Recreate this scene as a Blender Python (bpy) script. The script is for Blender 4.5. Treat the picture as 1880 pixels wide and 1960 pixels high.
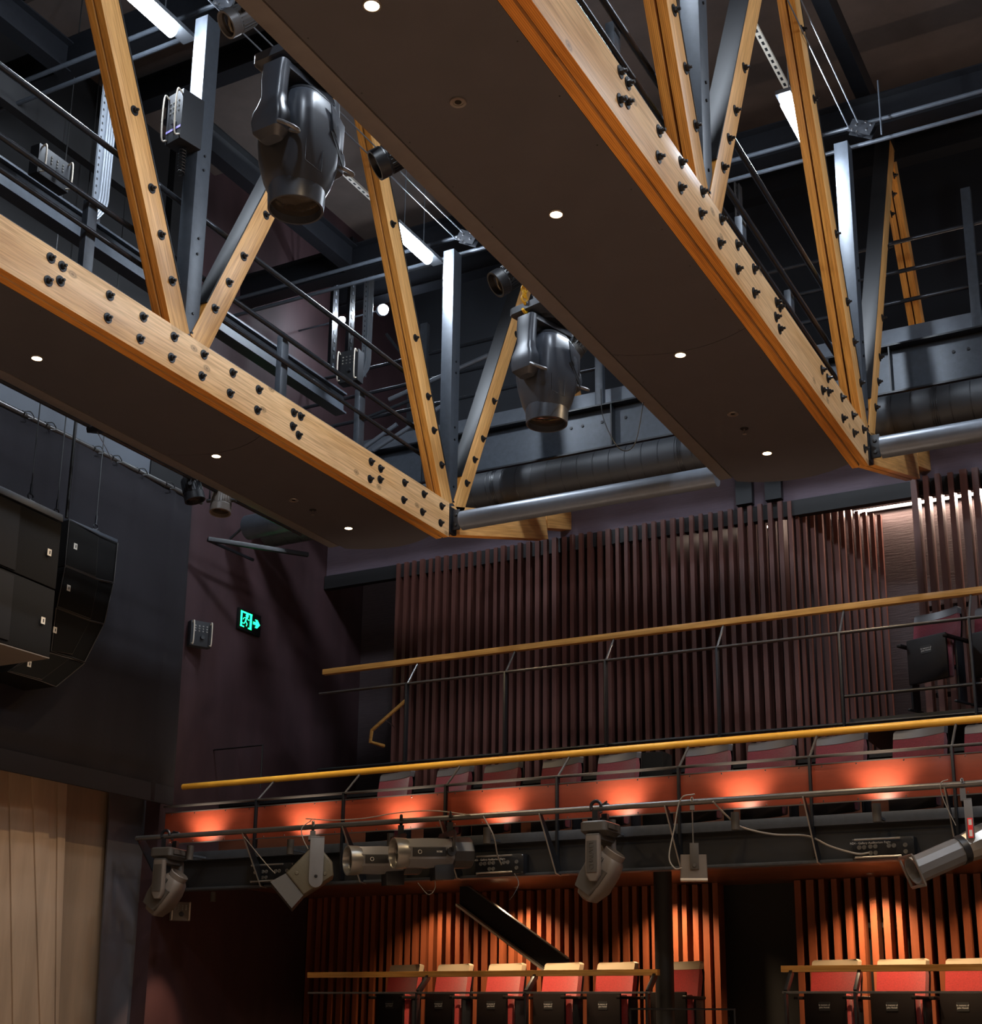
import bpy, bmesh, math, random
from mathutils import Vector, Matrix
random.seed(7)
for o in list(bpy.data.objects): bpy.data.objects.remove(o)
S = bpy.context.scene
COL = S.collection
PI = math.pi
# ---------------- camera, world, exposure ----------------
# origin = the lens; Z up, Y along the timber trusses towards the gallery, X along the gallery (right)
FPX, PY = 2729.23, 1209.77
yaw, pitch, roll = .494059, .271106, .01192288
cy, sy, cp, sp = math.cos(yaw), math.sin(yaw), math.cos(pitch), math.sin(pitch)
FW = Vector((-sy*cp, cy*cp, sp)); RT0 = Vector((cy, sy, 0)); UP0 = RT0.cross(FW)
cr, sr = math.cos(roll), math.sin(roll)
RT = RT0*cr + UP0*sr; UP = UP0*cr - RT0*sr
cam = bpy.data.cameras.new('camera'); co = bpy.data.objects.new('camera', cam); COL.objects.link(co)
m3 = Matrix((RT, UP, -FW)).transposed()
co.matrix_world = m3.to_4x4()
cam.sensor_fit = 'HORIZONTAL'; cam.sensor_width = 36; cam.lens = FPX/1880*36
cam.shift_y = (PY-980)/1880; cam.clip_start = .05; cam.clip_end = 100
S.camera = co
S.view_settings.view_transform = 'Standard'; S.view_settings.look = 'None'
S.view_settings.gamma = 1; S.view_settings.exposure = 0.95
S.view_settings.use_curve_mapping = False
w = bpy.data.worlds.new('world'); S.world = w; w.use_nodes = True
w.node_tree.nodes['Background'].inputs[0].default_value = (.35,.45,.75,1)
w.node_tree.nodes['Background'].inputs[1].default_value = .012
# light levels (one place to tune)
E_WORK, E_DOWN, E_UP, E_UNDER, E_LED, E_BOUNCE = 50, 75, 28, 140, 11, 2300

def ray(x, y): return FW + RT*((x-940)/FPX) + UP*((PY-y)/FPX)
def fX(x, y, X0): d = ray(x, y); return d*(X0/d.x)      # point seen at a pixel on a plane X / Y / Z
def fY(x, y, Y0): d = ray(x, y); return d*(Y0/d.y)
def fZ(x, y, Z0): d = ray(x, y); return d*(Z0/d.z)
V = Vector
def lamp(kind, name, loc, energy, color, direction=None, size=.1, size_y=None, spot=None, blend=.5):
    l = bpy.data.lights.new(name, kind); l.energy = energy; l.color = color
    if kind == 'AREA':
        l.shape = 'RECTANGLE' if size_y else 'DISK'; l.size = size
        if size_y: l.size_y = size_y
    else: l.shadow_soft_size = size
    if kind == 'SPOT': l.spot_size = spot; l.spot_blend = blend
    o = bpy.data.objects.new(name, l); COL.objects.link(o); o.location = loc
    if direction is not None: o.rotation_euler = V(direction).to_track_quat('-Z', 'Y').to_euler()
    return o
WARM = (1, .72, .42); COOL = (.78, .88, 1.0); LEDW = (1, .74, .58)

# ---------------- materials ----------------
MATS = {}
def mat(name, col, rough=.5, metal=0, noise=None, bump=0, emit=None, col2=None, stretch=None, spec=.5, sheen=0):
    """noise = (scale, amount); stretch = (sx,sy,sz) of the object coordinates (grain runs along the small one)"""
    if name in MATS: return MATS[name]
    m = bpy.data.materials.new(name); m.use_nodes = True; nt = m.node_tree; N = nt.nodes; L = nt.links
    b = N['Principled BSDF']; b.inputs['Base Color'].default_value = (*col, 1)
    b.inputs['Roughness'].default_value = rough; b.inputs['Metallic'].default_value = metal
    b.inputs['Specular IOR Level'].default_value = spec
    if sheen: b.inputs['Sheen Weight'].default_value = sheen
    if noise:
        tc = N.new('ShaderNodeTexCoord'); mp = N.new('ShaderNodeMapping'); nz = N.new('ShaderNodeTexNoise')
        L.new(tc.outputs['Object'], mp.inputs[0]); L.new(mp.outputs[0], nz.inputs['Vector'])
        if stretch: mp.inputs['Scale'].default_value = stretch
        nz.inputs['Scale'].default_value = noise[0]; nz.inputs['Detail'].default_value = 6; nz.inputs['Roughness'].default_value = .65
        mx = N.new('ShaderNodeMix'); mx.data_type = 'RGBA'
        rp = N.new('ShaderNodeValToRGB'); rp.color_ramp.elements[0].position = .32; rp.color_ramp.elements[1].position = .68
        L.new(nz.outputs[0], rp.inputs[0]); L.new(rp.outputs[0], mx.inputs['Factor'])
        c2 = col2 or tuple(c*(1-noise[1]) for c in col)
        mx.inputs['A'].default_value = (*c2, 1); mx.inputs['B'].default_value = (*col, 1)
        L.new(mx.outputs['Result'], b.inputs['Base Color'])
        if bump:
            bp = N.new('ShaderNodeBump'); bp.inputs['Strength'].default_value = bump; bp.inputs['Distance'].default_value = .01
            L.new(nz.outputs[0], bp.inputs['Height']); L.new(bp.outputs[0], b.inputs['Normal'])
    if emit:
        b.inputs['Emission Color'].default_value = (*emit[0], 1); b.inputs['Emission Strength'].default_value = emit[1]
    MATS[name] = m; return m
def timber(name, light, dark, knots=True, rough=.42, plies=0, seed=0, kscale=2.6):
    """laminated timber: grain along local X, optional knots, ply lines"""
    if name in MATS: return MATS[name]
    m = bpy.data.materials.new(name); m.use_nodes = True; nt = m.node_tree; N = nt.nodes; L = nt.links
    b = N['Principled BSDF']; b.inputs['Roughness'].default_value = rough; b.inputs['Specular IOR Level'].default_value = .4
    tc = N.new('ShaderNodeTexCoord')
    def mp(s, loc=(0,0,0)):
        q = N.new('ShaderNodeMapping'); q.inputs['Scale'].default_value = s; q.inputs['Location'].default_value = loc
        L.new(tc.outputs['Object'], q.inputs[0]); return q.outputs[0]
    def noise(vec, sc, det=5, dist=0):
        q = N.new('ShaderNodeTexNoise'); q.inputs['Scale'].default_value = sc; q.inputs['Detail'].default_value = det
        q.inputs['Distortion'].default_value = dist; L.new(vec, q.inputs['Vector']); return q.outputs[0]
    def ramp(v, stops):
        q = N.new('ShaderNodeValToRGB'); e = q.color_ramp.elements
        e[0].position, e[0].color = stops[0][0], (*stops[0][1], 1); e[1].position, e[1].color = stops[-1][0], (*stops[-1][1], 1)
        for p, c in stops[1:-1]: k = e.new(p); k.color = (*c, 1)
        L.new(v, q.inputs[0]); return q.outputs[0]
    def mix(f, a, c, mode='MIX'):
        q = N.new('ShaderNodeMix'); q.data_type = 'RGBA'; q.blend_type = mode
        if isinstance(f, float): q.inputs['Factor'].default_value = f
        else: L.new(f, q.inputs['Factor'])
        L.new(a, q.inputs['A']); L.new(c, q.inputs['B']); return q.outputs['Result']
    broad = noise(mp((.35, 3, 3), (seed, 0, 0)), 1.6, 3, .6)
    fine = noise(mp((.12, 3, 3), (seed, 2, 0)), 22, 6, .3)
    base = ramp(broad, [(.3, dark), (.5, tuple((a+c)/2 for a, c in zip(light, dark))), (.7, light)])
    fin = ramp(fine, [(.35, (.62,.54,.46)), (.62, (1, 1, 1))])
    colr = mix(.8, base, fin, 'MULTIPLY')
    if knots:
        vo = N.new('ShaderNodeTexVoronoi'); vo.inputs['Scale'].default_value = kscale
        nd = noise(mp((1,1,1)), 3, 2)
        kq = N.new('ShaderNodeMapping'); kq.inputs['Rotation'].default_value = (PI/2, 0, 0); kq.inputs['Location'].default_value = (seed*.37, .3, 0)
        L.new(mp((.6, 1, 1)), kq.inputs[0]); vo.voronoi_dimensions = '2D'; L.new(kq.outputs[0], vo.inputs['Vector'])
        kf = ramp(vo.outputs['Distance'], [(.02, (.9,)*3), (.032, (.25,)*3), (.045, (.75,)*3), (.08, (0,0,0))])
        kc = N.new('ShaderNodeRGB'); kc.outputs[0].default_value = (*(c*.32 for c in dark), 1)
        colr = mix(kf, colr, kc.outputs[0])
    if plies:
        wv = N.new('ShaderNodeTexWave'); wv.bands_direction = 'Y'; wv.inputs['Scale'].default_value = plies
        wv.inputs['Distortion'].default_value = .6; L.new(mp((.05, 1, 1)), wv.inputs['Vector'])
        pf = ramp(wv.outputs[0], [(.1, (.55,.5,.45)), (.5, (1,1,1))])
        colr = mix(.7, colr, pf, 'MULTIPLY')
    L.new(colr, b.inputs['Base Color'])
    bp = N.new('ShaderNodeBump'); bp.inputs['Strength'].default_value = .12; bp.inputs['Distance'].default_value = .004
    L.new(fine, bp.inputs['Height']); L.new(bp.outputs[0], b.inputs['Normal'])
    MATS[name] = m; return m
M = MATS
timber('glulam', (.93,.60,.31), (.72,.40,.16), seed=1, kscale=2.6)
timber('glulam_edge', (.95,.43,.085), (.68,.26,.04), knots=False, seed=3, plies=26)
timber('glulam_diag', (.88,.50,.19), (.64,.33,.10), seed=4, kscale=1.5)
timber('handrail_wood', (.62,.33,.09), (.42,.21,.05), knots=False, rough=.35, seed=8)
mat('yellow_wood', (.95,.50,.06), .32, noise=(9,.22), stretch=(.1,1,1))
mat('steel', (.06,.07,.086), .42, .25, noise=(14,.25), bump=.05)
mat('steel_light', (.13,.145,.17), .4, .3, noise=(10,.15))
mat('black_steel', (.009,.010,.013), .4, .1, noise=(30,.4), bump=.04)
mat('pipe_black', (.05,.055,.065), .27, .55, noise=(20,.3))
mat('pipe_grey', (.16,.155,.15), .33, .65, noise=(16,.25), stretch=(.2,1,1))
mat('bolt_black', (.02,.02,.022), .45, .5)
mat('chrome', (.75,.76,.78), .2, 1)
mat('soffit', (.066,.062,.070), .55, noise=(2.5,.14), bump=.02)
mat('soffit_edge', (.13,.115,.11), .5, noise=(8,.15))
mat('lamp_trim', (.25,.22,.2), .3, .6)
mat('lens_on', (1,.85,.6), .3, emit=((1,.74,.42), 14))
mat('tube_on', (1,1,1), .3, emit=((.82,.9,1), 28))
mat('led_on', (1,.8,.65), .3, emit=((1,.78,.62), 16))
mat('exit_on', (.0,.9,.35), .4, emit=((.02,1,.36), 1.3))
mat('exit_dark', (.004,.006,.006), .4)
mat('wall_purple', (.05,.023,.027), .62, noise=(3,.38), stretch=(1,1,.25), bump=.06)
mat('wall_back_brown', (.055,.036,.038), .7, noise=(40,.3), stretch=(.12,1,1.2), bump=.5)
mat('band_purple', (.12,.088,.115), .7, noise=(40,.2), stretch=(.12,1,1.2), bump=.3)
mat('wall_navy', (.018,.021,.028), .75, noise=(1.2,.3))
mat('wall_grey', (.11,.125,.15), .7, noise=(1.5,.12))
mat('ceil', (.10,.075,.065), .8, noise=(.8,.45))
mat('black', (.008,.008,.009), .6)
mat('floor_wood', (.33,.24,.185), .5, noise=(4,.3), stretch=(.1,1,1))
mat('fascia_red', (.30,.055,.026), .36, noise=(3.2,.4), stretch=(.45,1,1.5), bump=.03)
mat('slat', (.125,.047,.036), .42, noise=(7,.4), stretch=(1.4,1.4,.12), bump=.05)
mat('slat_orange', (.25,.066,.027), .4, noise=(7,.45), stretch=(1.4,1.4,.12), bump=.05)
mat('under_red', (.15,.05,.026), .38, noise=(5,.35), stretch=(.15,1.2,1))
mat('stage_wood', (.42,.30,.20), .6, noise=(3,.3), stretch=(1.2,1.2,.12))
mat('stage_wood_dark', (.24,.165,.105), .6, noise=(3,.3), stretch=(1.2,1.2,.12))
mat('drape', (.0075,.0055,.009), .95, noise=(30,.3))
mat('speaker', (.0075,.0070,.0068), .8, spec=.12, noise=(80,.3), bump=.1)
mat('speaker_grille', (.009,.0083,.0075), .9, spec=.1)
mat('speaker_side', (.014,.0135,.014), .8, spec=.1)
mat('badge', (.55,.5,.42), .4)
mat('red_cloth', (.38,.018,.016), .9, noise=(70,.35), bump=.3, sheen=.4)
mat('crimson_cloth', (.16,.008,.022), .9, noise=(70,.35), bump=.3, sheen=.4)
mat('cream_leather', (.42,.34,.23), .4)
mat('grey_leather', (.085,.085,.095), .42)
mat('seat_wood', (.008,.005,.005), .5, spec=.25, noise=(6,.4), stretch=(.2,1,1))
mat('white_print', (.6,.6,.58), .6)
mat('fix_black', (.05,.057,.072), .36, .1, noise=(5,.1))
mat('fix_dark', (.012,.013,.016), .4)
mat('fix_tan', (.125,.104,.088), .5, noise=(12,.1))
mat('fix_tan_dark', (.05,.044,.038), .5)
mat('fix_olive', (.10,.088,.06), .45, .15, noise=(60,.15), bump=.06)
mat('fix_grey', (.16,.16,.165), .4, .25, noise=(9,.1))
mat('fix_metal', (.30,.29,.27), .3, .75)
mat('glass_dark', (.03,.025,.02), .06, .2)
mat('cable_grey', (.24,.22,.19), .5)
mat('cable_black', (.012,.012,.012), .45)
mat('red_tag', (.75,.03,.03), .45)
mat('orange_tag', (.9,.5,.02), .4)
mat('box_black', (.016,.017,.02), .6, spec=.3)
mat('purple_tape', (.35,.3,.75), .5)
mat('conduit', (.22,.24,.27), .35, .5)
mat('spiral_duct', (.022,.024,.028), .55, .2)

# ---------------- mesh helpers ----------------
class MB:
    def __init__(s): s.v = []; s.f = []
    def add(s, vs, fs):
        n = len(s.v); s.v += [V(a) for a in vs]; s.f += [tuple(i+n for i in f) for f in fs]; return s
    def box(s, c, d, R=None):
        c = V(c); vs = []
        for i in (-.5,.5):
            for j in (-.5,.5):
                for k in (-.5,.5):
                    p = V((i*d[0], j*d[1], k*d[2])); vs.append(c + (R @ p if R else p))
        return s.add(vs, [(0,1,3,2),(4,6,7,5),(0,4,5,1),(2,3,7,6),(0,2,6,4),(1,5,7,3)])
    def bb(s, x0,x1,y0,y1,z0,z1): return s.box(((x0+x1)/2,(y0+y1)/2,(z0+z1)/2),(abs(x1-x0),abs(y1-y0),abs(z1-z0)))
    def tube(s, pts, r, n=10, cap=True, closed=False):
        pts = [V(p) for p in pts]; k = len(pts); rs = r if isinstance(r,(list,tuple)) else [r]*k
        t0 = (pts[1]-pts[0]).normalized(); a = t0.orthogonal().normalized(); vs = []
        for i, p in enumerate(pts):
            if closed: t = (pts[(i+1)%k]-pts[i-1]).normalized()
            elif i == 0: t = t0
            elif i == k-1: t = (pts[-1]-pts[-2]).normalized()
            else: t = ((pts[i+1]-p).normalized()+(p-pts[i-1]).normalized()).normalized()
            a = (a - t*a.dot(t)).normalized(); b = t.cross(a)
            vs += [p + (a*math.cos(2*PI*j/n)+b*math.sin(2*PI*j/n))*rs[i] for j in range(n)]
        fs = [(i*n+j, i*n+(j+1)%n, (i+1)*n+(j+1)%n, (i+1)*n+j) for i in range(k-1) for j in range(n)]
        if closed: fs += [((k-1)*n+j, (k-1)*n+(j+1)%n, (j+1)%n, j) for j in range(n)]
        elif cap: fs += [tuple(range(n-1,-1,-1)), tuple((k-1)*n+j for j in range(n))]
        return s.add(vs, fs)
    def cyl(s, p0, p1, r0, r1=None, n=20, cap=True): return s.tube([p0,p1],[r0, r0 if r1 is None else r1], n, cap)
    def lathe(s, p, d, prof, n=28, sx=1, sy=1, up=None):
        """prof = [(distance along axis, radius)]; optional elliptical section"""
        p = V(p); d = V(d).normalized(); a = (V(up) - d*V(up).dot(d)).normalized() if up else d.orthogonal().normalized(); b = d.cross(a)
        vs = []
        for h, r in prof: vs += [p + d*h + (a*math.cos(2*PI*j/n)*sx + b*math.sin(2*PI*j/n)*sy)*r for j in range(n)]
        k = len(prof)
        fs = [(i*n+j, i*n+(j+1)%n, (i+1)*n+(j+1)%n, (i+1)*n+j) for i in range(k-1) for j in range(n)]
        if prof[0][1] > 1e-4: fs.append(tuple(range(n-1,-1,-1)))
        if prof[-1][1] > 1e-4: fs.append(tuple((k-1)*n+j for j in range(n)))
        return s.add(vs, fs)
    def prism(s, poly, ext):
        """poly: list of 3-D points of a planar outline; ext: extrusion vector"""
        k = len(poly); ext = V(ext); vs = [V(p) for p in poly] + [V(p)+ext for p in poly]
        return s.add(vs, [tuple(range(k-1,-1,-1)), tuple(range(k,2*k))] + [(i,(i+1)%k,(i+1)%k+k,i+k) for i in range(k)])
    def loft(s, rings, cap=True):
        n = len(rings[0]); vs = [p for r in rings for p in r]; k = len(rings)
        fs = [(i*n+j, i*n+(j+1)%n, (i+1)*n+(j+1)%n, (i+1)*n+j) for i in range(k-1) for j in range(n)]
        if cap: fs += [tuple(range(n-1,-1,-1)), tuple((k-1)*n+j for j in range(n))]
        return s.add(vs, fs)
def spline(pts, k=8):
    pts = [V(p) for p in pts]; P = [pts[0]*2-pts[1]] + pts + [pts[-1]*2-pts[-2]]; out = []
    for i in range(1, len(P)-2):
        a,b,c,d = P[i-1],P[i],P[i+1],P[i+2]
        for j in range(k):
            t = j/k; out.append(.5*((2*b)+(c-a)*t+(2*a-5*b+4*c-d)*t*t+(3*b-a-3*c+d)*t*t*t))
    out.append(pts[-1]); return out
WM = {}
def W(o):
    return WM[o.name]
def link(name, data, parent, Mw):
    o = bpy.data.objects.new(name, data); COL.objects.link(o)
    if parent is not None: o.parent = parent; o.matrix_basis = W(parent).inverted() @ Mw
    else: o.matrix_basis = Mw
    WM[o.name] = Mw; return o
def mesh(mb, material, smooth=35, bevel=0):
    me = bpy.data.meshes.new('mesh'); me.from_pydata([tuple(v) for v in mb.v], [], mb.f)
    bm = bmesh.new(); bm.from_mesh(me)
    if bevel:
        bmesh.ops.remove_doubles(bm, verts=bm.verts, dist=1e-6)
        ed = [e for e in bm.edges if len(e.link_faces)==2 and e.calc_face_angle(0) > .6]
        bmesh.ops.bevel(bm, geom=ed, offset=bevel, segments=2, profile=.6, affect='EDGES', clamp_overlap=True)
    bmesh.ops.recalc_face_normals(bm, faces=bm.faces); bm.to_mesh(me); bm.free()
    for p in me.polygons: p.use_smooth = True
    me.set_sharp_from_angle(angle=math.radians(smooth))
    me.materials.append(M[material]); return me
def root(name, label, cat, loc=(0,0,0), R=None, group=None, kind=None):
    Mw = Matrix.Translation(V(loc)) @ (R.to_4x4() if R else Matrix())
    o = link(name, None, None, Mw); o.empty_display_size = .1
    o['label'] = label; o['category'] = cat
    if group: o['group'] = group
    if kind: o['kind'] = kind
    return o
def part(name, mb, material, parent, label=None, bevel=0, smooth=35, local=False, kind=None):
    """mesh given in world coordinates (or local ones of the root)"""
    if not local:
        inv = W(parent).inverted()
        q = MB(); q.v = [inv @ v for v in mb.v]; q.f = mb.f; mb = q
    o = link(name, mesh(mb, material, smooth, bevel), parent, W(parent))
    if label: o['label'] = label
    if kind: o['kind'] = kind
    return o
def single(name, mb, material, label, cat, group=None, bevel=0, smooth=35, kind=None):
    """a top-level thing of one mesh; its origin goes to the mesh's centre"""
    c = sum(mb.v, V())/len(mb.v); q = MB(); q.v = [v-c for v in mb.v]; q.f = mb.f
    o = link(name, mesh(q, material, smooth, bevel), None, Matrix.Translation(c))
    if label: o['label'] = label; o['category'] = cat
    if group: o['group'] = group
    if kind: o['kind'] = kind
    return o
def struct(name, mb, material, parent=None, label=None, **k):
    if parent: return part(name, mb, material, parent, **k)
    o = single(name, mb, material, label, None, kind='structure', **k)
    if label: del o['category']
    return o
def member(name, p0, p1, wdt, hgt, material, parent, side=V((1,0,0)), label=None):
    """rectangular bar from p0 to p1: local X along it, local Y = thickness (wdt) along side, local Z = hgt"""
    p0, p1 = V(p0), V(p1); x = (p1-p0).normalized(); y = (side - x*side.dot(x)).normalized(); z = x.cross(y)
    L = (p1-p0).length; mb = MB().box((L/2,0,0),(L,wdt,hgt))
    Mw = Matrix.Translation(p0) @ Matrix((x,y,z)).transposed().to_4x4()
    me = mesh(mb, material, bevel=.003)
    if material.startswith('glulam'):
        me.materials.append(M['glulam_edge'])
        for p in me.polygons:
            if abs(p.normal.z) > .8: p.material_index = 1
    o = link(name, me, parent, Mw)
    if label: o['label'] = label
    return o
def part_each(name, mbs, material, parent, **k):
    for m_ in mbs: part(name, m_, material, parent, **k)
def text_mesh(c, material):
    t = bpy.data.objects.new('tmp', c); me = bpy.data.meshes.new_from_object(t)
    bpy.data.objects.remove(t); me.materials.clear(); me.materials.append(M[material]); return me
def text(name, s, loc, xdir, updir, size, material, parent, ext=.0008):
    c = bpy.data.curves.new('text', 'FONT'); c.body = s; c.size = size; c.extrude = ext; c.align_x = 'CENTER'; c.align_y = 'CENTER'
    x = V(xdir).normalized(); z = x.cross(V(updir)).normalized(); y = z.cross(x)
    return link(name, text_mesh(c, material), parent, Matrix.Translation(V(loc)) @ Matrix((x,y,z)).transposed().to_4x4())
def copy_tree(o, parent=None, Mw=None):
    c = o.copy(); COL.objects.link(c); c.parent = parent
    if Mw is not None: c.matrix_basis = Mw; WM[c.name] = Mw
    else: WM[c.name] = WM[parent.name] @ c.matrix_basis
    for ch in [k for k in CH.get(o.name, [])]: copy_tree(ch, c)
    return c
CH = {}
def index(o, objs):
    CH[o.name] = [k for k in objs if k.parent == o]
    for k in CH[o.name]: index(k, objs)

# ---------------- the building ----------------
XL, YB = -10.6, 15.9
struct('floor', MB().bb(-14, 9, -7, 12.3, -1.7, -1.6), 'floor_wood')
CEIL = struct('ceiling', MB().bb(-14, 9, -7, 18, 11.2, 11.3), 'ceil')
struct('wall_back', MB().bb(XL, 9, YB, YB+.2, -1.6, 7.0), 'wall_back_brown')
struct('wall_back_upper', MB().bb(XL, 9, YB+1.0, YB+1.2, 6.8, 11.2), 'wall_navy')
struct('wall_left', MB().bb(XL-.2, XL, 12.05, YB+1.2, -1.6, 11.2), 'wall_purple')
struct('wall_right', MB().bb(8.8, 9, -7, 17, -1.6, 11.2), 'wall_navy')
struct('wall_front', MB().bb(-14, 9, -7.2, -7, -1.6, 11.2), 'wall_navy')
# grey header over the proscenium opening and its black column
struct('wall_header', MB().bb(XL-.2, XL-.04, -7, 11.55, 5.2, 6.9), 'wall_grey')
struct('wall_left_upper', MB().bb(XL-.2, XL-.03, -7, 11.4, 6.9, 11.2), 'black')
struct('trim_1', MB().bb(XL-.25, XL-.02, 11.5, 12.05, 5.2, 11.2), 'black')
# bulkhead over the slat screens: purple painted band
struct('trim_2', MB().bb(XL+.01, 9, 14.95, 15.05, 5.62, 5.8), 'black')
struct('trim_3', MB().bb(XL+.01, 9, 14.99, 15.09, 5.8, 6.9), 'band_purple')

for a_ in (1410, 1466):
    q0, q1 = fY(a_, 940, 14.9), fY(a_+31, 940, 14.9)
    single('roof_post', MB().bb(q0.x, q1.x, 14.86, 14.95, 5.82, 6.9), 'black_steel', 'short black steel post above the slats, ' + ('left' if a_ == 1410 else 'right') + ' of the pair under the right soffit end', 'post')
# stage set seen under the curtain: tapered pale boards, a darker board, black return panel
def onL(x, y, X0=XL-.3): return fX(x, y, X0)
bo = root('stage_wall', 'pale maple boarded stage wall below the black curtain, boards tapering', 'wall', (XL-.3, 9.5, -1.6))
edges_top = [-60, 10, 50, 78, 106, 127]; edges_bot = [-50, 20, 71, 98, 101, 103]
for i in range(len(edges_top)-1):
    a, b = edges_top[i], edges_top[i+1]; c, d = edges_bot[i], edges_bot[i+1]
    if i == 4: c, d = 99, 102
    q = .018*((i*7) % 3)
    part('board', MB().prism([onL(a,1380), onL(b,1380), onL(d,2050), onL(c,2050)], (.03+q,0,0)), 'stage_wood', bo, bevel=.003)
part('board', MB().prism([onL(127,1380), onL(219,1380), onL(176,2050), onL(96,2050)], (.02,0,0)), 'stage_wood_dark', bo, label='wide darker board at the edge of the stage wall')
struct('trim_4', MB().prism([onL(217,1380,XL-.22), onL(310,1380,XL-.22), onL(270,2050,XL-.22), onL(178,2050,XL-.22)], (.02,0,0)), 'soffit')
struct('wall_stage', MB().bb(XL-1.2, XL-1.0, -7, 12.0, -1.6, 6), 'black')

# ---------------- black curtain on its pipe ----------------
XC = -10.4
cu = root('stage_curtain', 'black masking curtain hung from a pipe along the left wall', 'curtain', (XC, 9.5, 2.3))
mb = MB(); n = 150; rows = 10; y0, y1 = 5.0, 12.0
for r in range(rows+1):
    z = 2.31 + (5.86-2.31)*r/rows; amp = .012 - .009*(r/rows)
    for i in range(n+1):
        y = y0 + (y1-y0)*i/n
        x = XC + amp*math.sin(y*9+math.sin(y*2.3)*2) + .022*math.exp(-((y-11.65)/.05)**2) + .012*math.sin(y*1.7+r*.3) + .012*math.exp(-((y-10.9-.02*r)/.03)**2)
        mb.v.append(V((x, y, z)))
mb.f = [(r*(n+1)+i, r*(n+1)+i+1, (r+1)*(n+1)+i+1, (r+1)*(n+1)+i) for r in range(rows) for i in range(n)]
c = part('cloth', mb, 'drape', cu, smooth=80); so = c.modifiers.new('thickness', 'SOLIDIFY'); so.thickness = .006
part('hem', MB().bb(XC-.008, XC+.026, y0, y1, 2.30, 2.50), 'drape', cu, bevel=.004, label='weighted bottom hem of the curtain')
part('pipe', MB().cyl((XC, 4.5, 5.87), (XC, 12.15, 5.87), .028), 'pipe_grey', cu, label='steel hanging pipe')
for x, y in ((42,800),(85,822),(177,868),(212,888),(262,910),(315,932)):
    p = fX(x, y, XC); p.z = 5.87
    part('tie', MB().tube([p+V((0,0,.035)), p+V((.035,0,0)), p+V((0,0,-.035)), p+V((-.035,0,0))], .008, 6, closed=True)
         .tube(spline([p+V((.03,0,.02)), p+V((.06,.05,.03)), p+V((.06,.1,-.02)), p+V((.05,.03,-.05))], 4), .006, 5), 'cable_black', cu)

# ---------------- exit sign ----------------
e0 = fX(460,1168,XL+.03); e1 = fX(495,1190,XL+.03)
ey0, ey1 = e0.y, fX(495,1185,XL+.03).y; ez1 = e0.z+.0; ez0 = fX(461,1199,XL+.03).z
ex = root('exit_sign', 'small green running man exit sign with right arrow on left wall', 'sign', (XL, (ey0+ey1)/2, (ez0+ez1)/2))
part('housing', MB().bb(XL+.002, XL+.04, ey0-.03, ey1+.04, ez0-.04, ez1+.03), 'exit_dark', ex, bevel=.004)
Wd, Hd = ey1-ey0, ez1-ez0
def ep(u, v): return V((XL+.042, ey0+u*Wd, ez0+v*Hd))
def epoly(pts): return MB().prism([ep(*p) for p in pts], (.003,0,0))
fr = MB()
for q in ([(0,0),(.08,0),(.08,1),(0,1)], [(.5,0),(.6,0),(.6,1),(.5,1)], [(0,.9),(.6,.9),(.6,1),(0,1)], [(0,0),(.2,0),(.2,.08),(0,.08)], [(.42,0),(.6,0),(.6,.08),(.42,.08)]):
    fr.prism([ep(*p) for p in q], (.003,0,0))
part('door_frame', fr, 'exit_on', ex)
man = MB(); man.lathe(ep(.34,.79), (1,0,0), [(0,.012*6*Wd),(.003,.012*6*Wd)], 12)
for a, b, t in (((.31,.68),(.27,.42),.075),((.30,.66),(.17,.6),.03),((.17,.6),(.13,.48),.03),((.33,.66),(.42,.54),.03),((.42,.54),(.48,.6),.03),((.27,.42),(.36,.28),.045),((.36,.28),(.32,.12),.04),((.26,.42),(.2,.25),.045),((.2,.25),(.1,.24),.04)):
    a, b = ep(*a), ep(*b); d = (b-a).normalized(); nrm = V((0,-d.z,d.y))*t*Wd*.38
    man.prism([a+nrm, b+nrm, b-nrm, a-nrm], (.003,0,0))
part('running_man', man, 'exit_on', ex)
part('arrow', epoly([(.68,.42),(.68,.6),(.84,.6),(.78,.78),(.9,.78),(1.05,.51),(.9,.24),(.78,.24),(.84,.42)]), 'exit_on', ex)

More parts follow.
